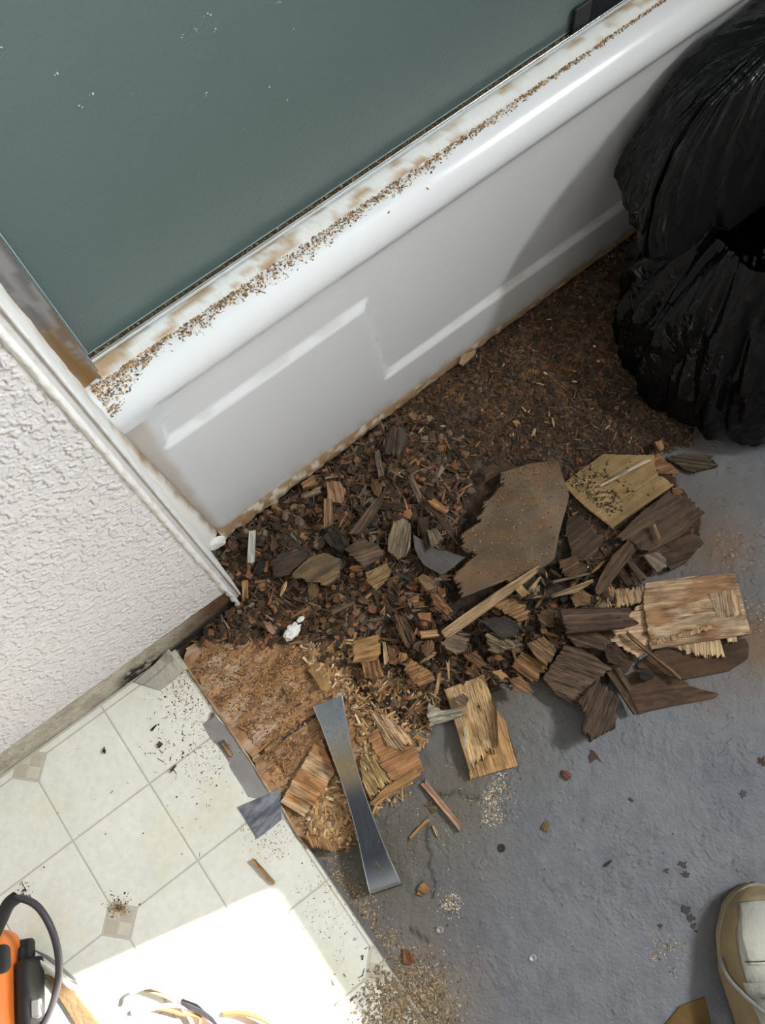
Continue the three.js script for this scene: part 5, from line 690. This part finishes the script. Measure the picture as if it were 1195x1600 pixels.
// white plaster crumb in the heap
{ const g = new THREE.IcosahedronGeometry(0.011, 5), p = g.attributes.position; for (let i = 0; i < p.count; i++) { const x = p.getX(i), y = p.getY(i), z = p.getZ(i), d = 0.75 + 0.7 * vnoise3(x * 300 + 9, y * 300, z * 300, 3); p.setXYZ(i, x * d * 1.1, y * d * 0.7, z * d * 0.65); } const h = toCreasedNormals(g, 0.4); const m = add(new THREE.Mesh(h, M.plaster), 'plaster_crumb'); const c = F(457, 987, 0.008); m.position.copy(c); m.rotation.y = 0.2; tag(m, 'crumbly white plaster lump lying in the left of the heap', 'plaster');
  const m2 = add(new THREE.Mesh(h, M.plaster), 'plaster_crumb'); m2.scale.setScalar(0.42); m2.position.copy(F(470, 968, 0.009)); tag(m2, 'smaller white plaster bit just above the white plaster lump', 'plaster'); }

// ---------------------------------------------------------------- steel bar
{
  const bar = add(new THREE.Group(), 'pry_bar');
  const st = [[512, 1095, 48, 0.010], [522, 1131, 40, 0.0135], [533, 1171, 33, 0.0165], [544, 1206, 29, 0.018], [554, 1238, 27.5, 0.0185], [563, 1266, 28.5, 0.0185], [572, 1294, 31, 0.018], [580, 1320, 35, 0.0175], [588, 1346, 39.5, 0.0165], [596, 1370, 44, 0.015], [600, 1381, 46, 0.014]];
  const pts = st.map(([u, v, w, y]) => F(u, v, y)); const base = F(556, 1240, FY); bar.position.copy(base);
  const c3 = new THREE.CatmullRomCurve3(pts), N = 70, sec = [[-1, 0.5], [-0.965, 1], [-0.9, 1], [-0.45, 1], [0, 1], [0.45, 1], [0.9, 1], [0.965, 1], [1, 0.5], [1, -0.5], [0.96, -1], [-0.96, -1], [-1, -0.5]];
  const wAt = (t) => { const f = t * (st.length - 1), k = Math.min(st.length - 2, Math.floor(f)); return mix(st[k][2], st[k + 1][2], f - k) / 1185; };
  const fwd = pts[pts.length - 1].clone().sub(pts[0]).setY(0).normalize(), side0 = new THREE.Vector3(-fwd.z, 0, fwd.x);
  const endS = new THREE.Vector3(); { const a = F(578, 1388, 0.009), b = F(623, 1374, 0.009); endS.copy(b).sub(a).setY(0).normalize(); if (endS.dot(side0) < 0) endS.negate(); }
  const topS = new THREE.Vector3(); { const a = F(488, 1105, 0.006), b = F(535, 1087, 0.006); topS.copy(b).sub(a).setY(0).normalize(); if (topS.dot(side0) < 0) topS.negate(); }
  const rings = [];
  for (let i = 0; i <= N; i++) { const t = i / N, p = c3.getPoint(t), s = side0.clone().lerp(topS, sstep(0.12, 0, t)).lerp(endS, sstep(0.9, 1, t)).normalize(), th = mix(0.0006, 0.0016, sstep(0, 0.12, t)); rings.push([p, s, new THREE.Vector3(0, 1, 0), wAt(t) / 2, th]); }
  const pe = pts[pts.length - 1];
  for (let i = 1; i <= 10; i++) { const a = i / 10 * 1.45; const p = pe.clone().addScaledVector(fwd, 0.006 * Math.sin(a)).add(new THREE.Vector3(0, -0.006 * (1 - Math.cos(a)), 0)); rings.push([p, endS, new THREE.Vector3(fwd.x * Math.sin(a), Math.cos(a), fwd.z * Math.sin(a)), 0.0196, 0.0016]); }
  { const p = rings[rings.length - 1][0].clone().add(new THREE.Vector3(0, -0.0165, 0)).addScaledVector(fwd, 0.0012); rings.push([p, endS, fwd.clone(), 0.02, 0.0007]); }
  const pos = [], col = [], uv = [], idx = [], n = sec.length;
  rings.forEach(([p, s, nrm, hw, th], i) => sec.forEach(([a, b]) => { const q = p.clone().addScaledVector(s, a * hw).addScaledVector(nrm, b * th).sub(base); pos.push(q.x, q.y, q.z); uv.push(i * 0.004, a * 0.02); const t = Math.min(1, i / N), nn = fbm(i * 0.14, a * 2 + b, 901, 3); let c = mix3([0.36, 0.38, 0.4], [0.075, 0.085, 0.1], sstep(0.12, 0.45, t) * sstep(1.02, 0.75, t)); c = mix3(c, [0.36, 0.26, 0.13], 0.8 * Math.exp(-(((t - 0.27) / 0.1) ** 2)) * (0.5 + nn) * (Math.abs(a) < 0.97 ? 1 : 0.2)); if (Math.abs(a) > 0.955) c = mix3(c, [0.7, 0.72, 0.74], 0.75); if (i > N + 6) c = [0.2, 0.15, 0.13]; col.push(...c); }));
  for (let i = 0; i + 1 < rings.length; i++) for (let k = 0; k < n; k++) { const a = i * n + k, b = i * n + (k + 1) % n, d = a + n, e = b + n; idx.push(a, b, d, b, e, d); }
  for (let k = 1; k + 1 < n; k++) { idx.push(0, k + 1, k); const o = (rings.length - 1) * n; idx.push(o, o + k, o + k + 1); }
  let g = new THREE.BufferGeometry(); g.setAttribute('position', new THREE.Float32BufferAttribute(pos, 3)); g.setAttribute('uv', new THREE.Float32BufferAttribute(uv, 2)); g.setAttribute('color', new THREE.Float32BufferAttribute(col, 3)); g.setIndex(idx); g.computeVertexNormals();
  g = toCreasedNormals(g, 0.35);
  try { const ev = new Evaluator(); ev.attributes = ['position', 'normal', 'uv', 'color']; ev.useGroups = false; const A = new Brush(g); const dg = new THREE.CylinderGeometry(0.0062, 0.0062, 0.03, 4).toNonIndexed(); dg.scale(0.55, 1, 1.25); dg.setAttribute('color', new THREE.Float32BufferAttribute(new Array(dg.attributes.position.count * 3).fill(0.25), 3)); const B = new Brush(dg); const hp = F(590, 1353, 0.0108).sub(base); B.position.copy(hp); B.rotation.y = Math.atan2(fwd.x, fwd.z); A.updateMatrixWorld(true); B.updateMatrixWorld(true); g = ev.evaluate(A, B, SUBTRACTION).geometry; } catch (e) { console.log('csg', e.message); }
  part(g, M.steel, 'flat_blade', bar);
  tag(bar, 'flat steel pry bar with flared ends, narrow waist and diamond nail hole', 'pry bar');
}

// ---------------------------------------------------------------- garbage bag: body, folded collar
{
  const bag = add(new THREE.Group(), 'garbage_bag'); const bx = 1.02, bz = 0.06; bag.position.set(bx, FY, bz);
  const crease = (t, h, s) => { let v = 0, a = 1, f = 1.7; for (let k = 0; k < 5; k++) { v += a * Math.abs(2 * vnoise(t * f + 1.3 * vnoise(t * 2, h * 4, s + 40), h * f * 1.5 + 0.8 * vnoise(t * 3, h * 3, s + 50), s + k) - 1); a *= 0.5; f *= 1.9; } return v / 1.9; };
  const ring = (prof, s, amp, cx, cz, ecc, rot, front) => (u, v) => { const th = u * Math.PI * 2, f = v * (prof.length - 1), k = Math.min(prof.length - 2, Math.floor(f)), t = f - k; const h = mix(prof[k][0], prof[k + 1][0], t); let r = mix(prof[k][1], prof[k + 1][1], t); const cu = Math.cos(th) * 2, cs = Math.sin(th) * 2; const cr = mix(crease(cu + 5, cs * 0.6 + h * 2, s), crease(cs + 9, cu * 0.6 + h * 2, s + 9), 0.5); r *= 1 + amp * (cr - 0.45) + 0.12 * (vnoise(cu * 1.3 + 7, cs * 1.3 + h * 4, s + 77) - 0.5); const x = Math.cos(th) * r * (1 + ecc), z = Math.sin(th) * r * (1 - ecc), c = Math.cos(rot), n = Math.sin(rot); const X = cx(h) + x * c - z * n, Z = cz(h) + x * n + z * c; const Zc = front ? Math.min(Z, front(h) + 0.02 * (cr - 0.5) + 0.25 * Math.max(0, Z - front(h))) : Z; return [X, h + 0.02 * amp * (cr - 0.5), Math.max(Zc, TUBZ - bz - 0.016 * (X + bx - TUBX) + 0.006 + 0.004 * cr)]; };
  const body = [[0.0, 0.02], [0.001, 0.12], [0.008, 0.15], [0.03, 0.178], [0.08, 0.185], [0.13, 0.178], [0.17, 0.16], [0.21, 0.135], [0.25, 0.11]];
  part(lattice(320, 140, ring(body, 1001, 0.42, (h) => 0.0 + 0.15 * h, (h) => 0.075 - 0.2 * h, 0.1, 0.6), null, (q) => [q[0] + q[1] * 0.6, q[2] + q[1] * 0.7], true), M.bag, 'bag_body', bag);
  const coll = [[0.205, 0.1], [0.212, 0.17], [0.222, 0.212], [0.235, 0.222], [0.265, 0.22], [0.31, 0.21], [0.35, 0.19], [0.38, 0.155], [0.395, 0.1], [0.398, 0.01]];
  part(lattice(320, 140, ring(coll, 1021, 0.3, (h) => 0.115 + 0.12 * (h - 0.2), (h) => -0.03 - 0.2 * (h - 0.2), 0.25, 0.1, (h) => -0.05 - 0.35 * (h - 0.22)), null, (q) => [q[0] + q[1] * 0.6, q[2] + q[1] * 0.7], true), M.bagDull, 'folded_collar', bag);
  bag.updateMatrixWorld(true);
  const hit = new THREE.Raycaster(CAM, rayOf(1150, 276).normalize()).intersectObject(bag, true)[0];     // a stick has pierced the film here
  if (hit) tag(woodAt([[1142, 274], [1150, 262], [1160, 268], [1158, 284], [1150, 291]], [6, -18], 0.014, hit.point.y - 0.009, { sw: 0.003, jag: [0.001, 0.002], col: [0.5, 0.4, 0.28], tilt: [0.1, 0.25] }, 'wood_splinter'), 'pale broken stick end poking out of the folds of the garbage bag', 'wood splinter');
  tag(bag, 'crumpled glossy black plastic garbage bag standing against the tub', 'garbage bag');
}

// ---------------------------------------------------------------- sneaker
{
  const f = new THREE.Vector3(0.53, 0, -0.85).normalize(), tip = new THREE.Vector3(0.515, FY, 0.6466), shoe = add(new THREE.Group(), 'sneaker');
  shoe.position.copy(tip); shoe.rotation.y = Math.atan2(-f.x, -f.z);                     // local -z points to the toe, local x is its right
  const wL = (s) => { const k = [[0, 0.001], [0.006, 0.018], [0.02, 0.033], [0.05, 0.046], [0.09, 0.051], [0.14, 0.044], [0.2, 0.036], [0.26, 0.034], [0.285, 0.02], [0.292, 0.001]]; for (let i = 1; i < k.length; i++) if (s <= k[i][0]) return mix(k[i - 1][1], k[i][1], (s - k[i - 1][0]) / (k[i][0] - k[i - 1][0])); return 0.001; };
  const sole = lattice(48, 60, (u, v) => { const s = v * 0.292, w = wL(s) + 0.003, a = u * Math.PI * 2; const c = Math.cos(a), q = Math.sin(a); return [Math.sign(c) * Math.abs(c) ** 0.35 * w, 0.0125 + 0.0125 * Math.sign(q) * Math.abs(q) ** 0.35 + 0.006 * sstep(0.05, 0, s), s - 0.003]; }, null, (q) => [q[0] + q[1], q[2]], true);
  part(sole, M.rubber, 'sole', shoe);
  const top = (s) => { const k = [[0, 0.028], [0.01, 0.046], [0.03, 0.056], [0.06, 0.06], [0.1, 0.07], [0.14, 0.084], [0.18, 0.095], [0.24, 0.092], [0.285, 0.095], [0.292, 0.05]]; for (let i = 1; i < k.length; i++) if (s <= k[i][0]) return mix(k[i - 1][1], k[i][1], (s - k[i - 1][0]) / (k[i][0] - k[i - 1][0])); return 0.05; };
  const upPt = (u, v, off = 0) => { const s = 0.002 + v * 0.288, w = wL(s) + off, h = top(s) - 0.02 + off, a = mix(-0.15, Math.PI + 0.15, u), c = Math.cos(a), q = Math.sin(a); const taper = 1 - 0.34 * sstep(0.05, 0.18, s) * Math.max(0, q); return [-Math.sign(c) * Math.abs(c) ** 0.72 * w * taper, 0.02 + Math.sign(q) * Math.abs(q) ** 0.8 * h, s + (off ? -off * 0.6 * sstep(0.03, 0, s) : 0)]; };
  const sub = (u0, u1, v0, v1, off, nu, nv) => lattice(nu, nv, (u, v) => upPt(mix(typeof u0 === 'function' ? u0(v) : u0, typeof u1 === 'function' ? u1(v) : u1, u), mix(v0, v1, v), off + 0.0006 * 1), null, (q) => [q[0] + q[1], q[2]], false);
  part(sub(0, 1, 0, 1, 0, 40, 50), M.leather, 'upper', shoe);
  part(sub(0.0, 0.26, 0, 0.62, 0.0022, 14, 40), M.suede, 'mudguard', shoe);
  part(sub(0.74, 1, 0, 0.62, 0.0022, 14, 40), M.suede, 'mudguard', shoe);
  part(sub(0.26, 0.74, 0.0, 0.045, 0.0024, 20, 8), M.suede, 'toe_bumper', shoe);
  part(sub((v) => mix(0.3, 0.34, v), (v) => mix(0.7, 0.66, v), 0.06, 0.26, 0.0018, 20, 20), M.leather, 'toe_cap', shoe);
  part(sub(0.24, 0.4, 0.32, 0.62, 0.0036, 8, 24), M.leather, 'eyestay', shoe); part(sub(0.6, 0.76, 0.32, 0.62, 0.0036, 8, 24), M.leather, 'eyestay', shoe);
  part(sub(0.4, 0.6, 0.34, 0.66, 0.0012, 10, 24), M.lace, 'tongue', shoe);
  const V3 = (a) => new THREE.Vector3(...a);
  for (let k = 0; k < 5; k++) { const v = 0.36 + k * 0.055; part(tube([V3(upPt(0.32, v, 0.004)), V3(upPt(0.42, v + 0.01, 0.007)), V3(upPt(0.58, v + 0.02, 0.007)), V3(upPt(0.68, v + 0.03, 0.004))], 0.0026, 16, 6), M.lace, 'lace', shoe); }
  for (let k = 0; k < 3; k++) { const v = 0.4 + k * 0.06; part(tube([V3(upPt(0.68, v, 0.005)), V3(upPt(0.56, v + 0.015, 0.0095)), V3(upPt(0.44, v + 0.03, 0.0095)), V3(upPt(0.32, v + 0.045, 0.005))], 0.0026, 16, 6), M.lace, 'lace', shoe); }
  part(tube([V3(upPt(0.36, 0.44, 0.007)), V3(upPt(0.22, 0.36, 0.007)), V3(upPt(0.13, 0.3, 0.006)), V3(upPt(0.07, 0.24, 0.005))], 0.0024, 24, 6), M.lace, 'loose_lace', shoe);
  for (const u of [0.262, 0.738]) part(tube([0.05, 0.15, 0.25, 0.35, 0.45, 0.55, 0.62].map((v) => V3(upPt(u, v, 0.0024))), 0.0009, 40, 5), M.seam, 'seam', shoe);
  part(tube([0.3, 0.4, 0.5, 0.6, 0.7].map((u) => V3(upPt(u, 0.25, 0.0024))), 0.0009, 24, 5), M.seam, 'seam', shoe);
  tag(shoe, 'worn cream and tan leather sneaker with grey laces, its toe pointing into frame', 'shoe');
}
// brown scrap of cardboard under the sneaker's outer side
tag(woodAt([[1030, 1606], [1062, 1572], [1098, 1545], [1112, 1600], [1108, 1640], [1010, 1640]], [60, -50], 0.002, FY + 0.0005, { sw: 0.012, jag: [0.001, 0.001], hv: 0.0001, col: [0.17, 0.1, 0.03], cv: 0.06, wave: 0.0001 }, 'cardboard_scrap', null, M.dust), 'flat brown cardboard scrap on the floor beside the sneaker', 'cardboard');

// ---------------------------------------------------------------- power tool, its cable, trim scraps, loose wires
{
  const tool = add(new THREE.Group(), 'power_tool'); const o = F(-8, 1560, 0); tool.position.set(o.x, 0, o.z);
  const L = (u, v, y) => F(u, v, y).sub(tool.position), V = (u, v, y) => L(u, v, y);
  const dirA = V(20, 1600, 0.05).sub(V(18, 1480, 0.05)).setY(0), ang = Math.atan2(dirA.x, dirA.z);
  const bodyC = V(-14, 1556, 0.045);
  const mk = (sx, sy, sz, r, mat, name, c) => { const m = part(new RoundedBoxGeometry(sx, sy, sz, 5, r), mat, name, tool); m.position.copy(c); m.rotation.y = ang; return m; };
  mk(0.055, 0.075, 0.135, 0.022, M.orange, 'motor_housing', bodyC);
  mk(0.03, 0.02, 0.03, 0.008, M.black, 'switch_pad', V(-6, 1500, 0.09));
  mk(0.058, 0.016, 0.024, 0.006, M.black, 'shoe_guard', V(16, 1488, 0.02));
  mk(0.016, 0.05, 0.075, 0.006, M.black, 'side_grip', V(48, 1552, 0.028));
  mk(0.03, 0.03, 0.09, 0.006, M.black, 'gear_case', V(26, 1545, 0.02));
  mk(0.012, 0.008, 0.02, 0.003, M.alub, 'blade_clamp', V(57, 1575, 0.045));
  part(tube([V(-14, 1470, 0.07), V(2, 1436, 0.085), V(14, 1412, 0.092), V(26, 1402, 0.092)], 0.0075, 30, 12), M.black, 'strain_relief', tool);
  part(tube([V(14, 1406, 0.09), V(34, 1404, 0.095), V(58, 1416, 0.098), V(78, 1446, 0.095), V(90, 1485, 0.085), V(92, 1520, 0.07), V(86, 1555, 0.05), V(76, 1585, 0.03), V(62, 1612, 0.014)], 0.0042, 80, 10), M.cordK, 'power_cord', tool);
  tag(tool, 'orange and black power tool with a looping black cord at the left edge', 'power tool');
}
{
  const mkStrip = (name, label, cat, px, y, th, m) => { const P = P2(px, y), g = polyTile(P, y - th, y, 0.0008); const c = []; for (let k = 0; k < g.attributes.position.count; k++) { const n = fbm(g.attributes.position.getX(k) * 60, g.attributes.position.getZ(k) * 60, 951, 3); c.push(n, n, n); } const me = add(new THREE.Mesh(g, m), name); return tag(me, label, cat); };
  const t1 = tag(add(new THREE.Group(), 'vinyl_scrap'), 'folded white offcut of sheet vinyl with grey back beside the power tool', 'vinyl offcut');
  const greyM = S({ color: rgb(0.5, 0.52, 0.55), roughness: 0.8, bumpMap: T_fine, bumpScale: 0.0003 });
  const bandOf = (A, B, y0, amp, th, m, nm) => { const a = A.map(([u, v, h]) => F(u, v, h)), b = B.map(([u, v, h]) => F(u, v, h)); const ca = new THREE.CatmullRomCurve3(a), cb = new THREE.CatmullRomCurve3(b); part(sheet(40, 6, (u, v) => { const p = ca.getPoint(u), q = cb.getPoint(u); return [mix(p.x, q.x, v), mix(p.y, q.y, v) + amp * Math.sin(v * Math.PI), mix(p.z, q.z, v)]; }, th, null, (q) => [q[0], q[2]]), m, nm, t1); };
  bandOf([[50, 1482, 0.02], [80, 1496, 0.026], [104, 1516, 0.02], [126, 1534, 0.004]], [[60, 1490, 0.012], [84, 1508, 0.012], [104, 1524, 0.008], [122, 1538, 0.002]], 0, 0, 0.0012, greyM, 'grey_back');
  bandOf([[42, 1492, 0.016], [70, 1504, 0.018], [98, 1526, 0.012], [120, 1540, 0.003]], [[44, 1498, 0.01], [66, 1514, 0.01], [90, 1534, 0.006], [110, 1548, 0.002]], 0, 0.002, 0.0014, M.vinyl, 'white_face');
  const st = woodAt([[66, 1514], [82, 1530], [96, 1536], [112, 1548], [160, 1604], [190, 1640], [150, 1650], [118, 1600], [92, 1560], [70, 1530]], [60, 70], 0.006, 0.0006, { sw: 0.012, jag: [0.001, 0.001], hv: 0.0002, col: [0.17, 0.1, 0.045], col2: [0.19, 0.11, 0.05], cv: 0.06, wave: 0.0002 }, 'wood_batten', null, M.dust);
  tag(st, 'flat brown wooden batten on the vinyl beside the power tool', 'batten');
  const V = (u, v, y) => F(u, v, y);
  const cable = (pts, r, m, label) => tag(add(new THREE.Mesh(tube(pts.map((p) => V(...p)), r, 80, 8), m), 'cable'), label, 'cable', undefined);
  cable([[194, 1568, 0.006], [210, 1550, 0.016], [240, 1541, 0.024], [272, 1544, 0.024], [296, 1556, 0.024], [320, 1576, 0.02], [346, 1604, 0.012], [370, 1640, 0.005]], 0.0022, M.cordW, 'pale thin cable looping highest over the sunlit vinyl');
  cable([[206, 1582, 0.004], [236, 1576, 0.006], [268, 1571, 0.009], [292, 1574, 0.01], [316, 1584, 0.008], [338, 1600, 0.01], [360, 1630, 0.005]], 0.0028, M.cordW, 'pale thicker cable just below the highest loop in the sun patch');
  cable([[284, 1564, 0.012], [300, 1570, 0.016], [322, 1580, 0.018], [342, 1600, 0.012], [356, 1630, 0.005]], 0.003, M.cordK, 'dark cable crossing the pale loops on the sunlit vinyl');
  cable([[226, 1546, 0.008], [246, 1552, 0.01], [266, 1560, 0.01], [284, 1575, 0.008], [300, 1600, 0.006], [306, 1640, 0.004]], 0.0026, M.cordT, 'tan cable inside the pale loops on the sunlit vinyl');
  cable([[350, 1584, 0.004], [376, 1583, 0.01], [400, 1588, 0.014], [424, 1600, 0.014], [450, 1625, 0.006]], 0.003, M.cordO, 'rust-brown cable rightmost in the sun patch');
  cable([[240, 1575, 0.006], [262, 1578, 0.008], [282, 1584, 0.008], [312, 1590, 0.008], [306, 1615, 0.006]], 0.0024, M.cordO, 'short rust-brown cable under the pale loops');
}
renderer.render(scene, camera);
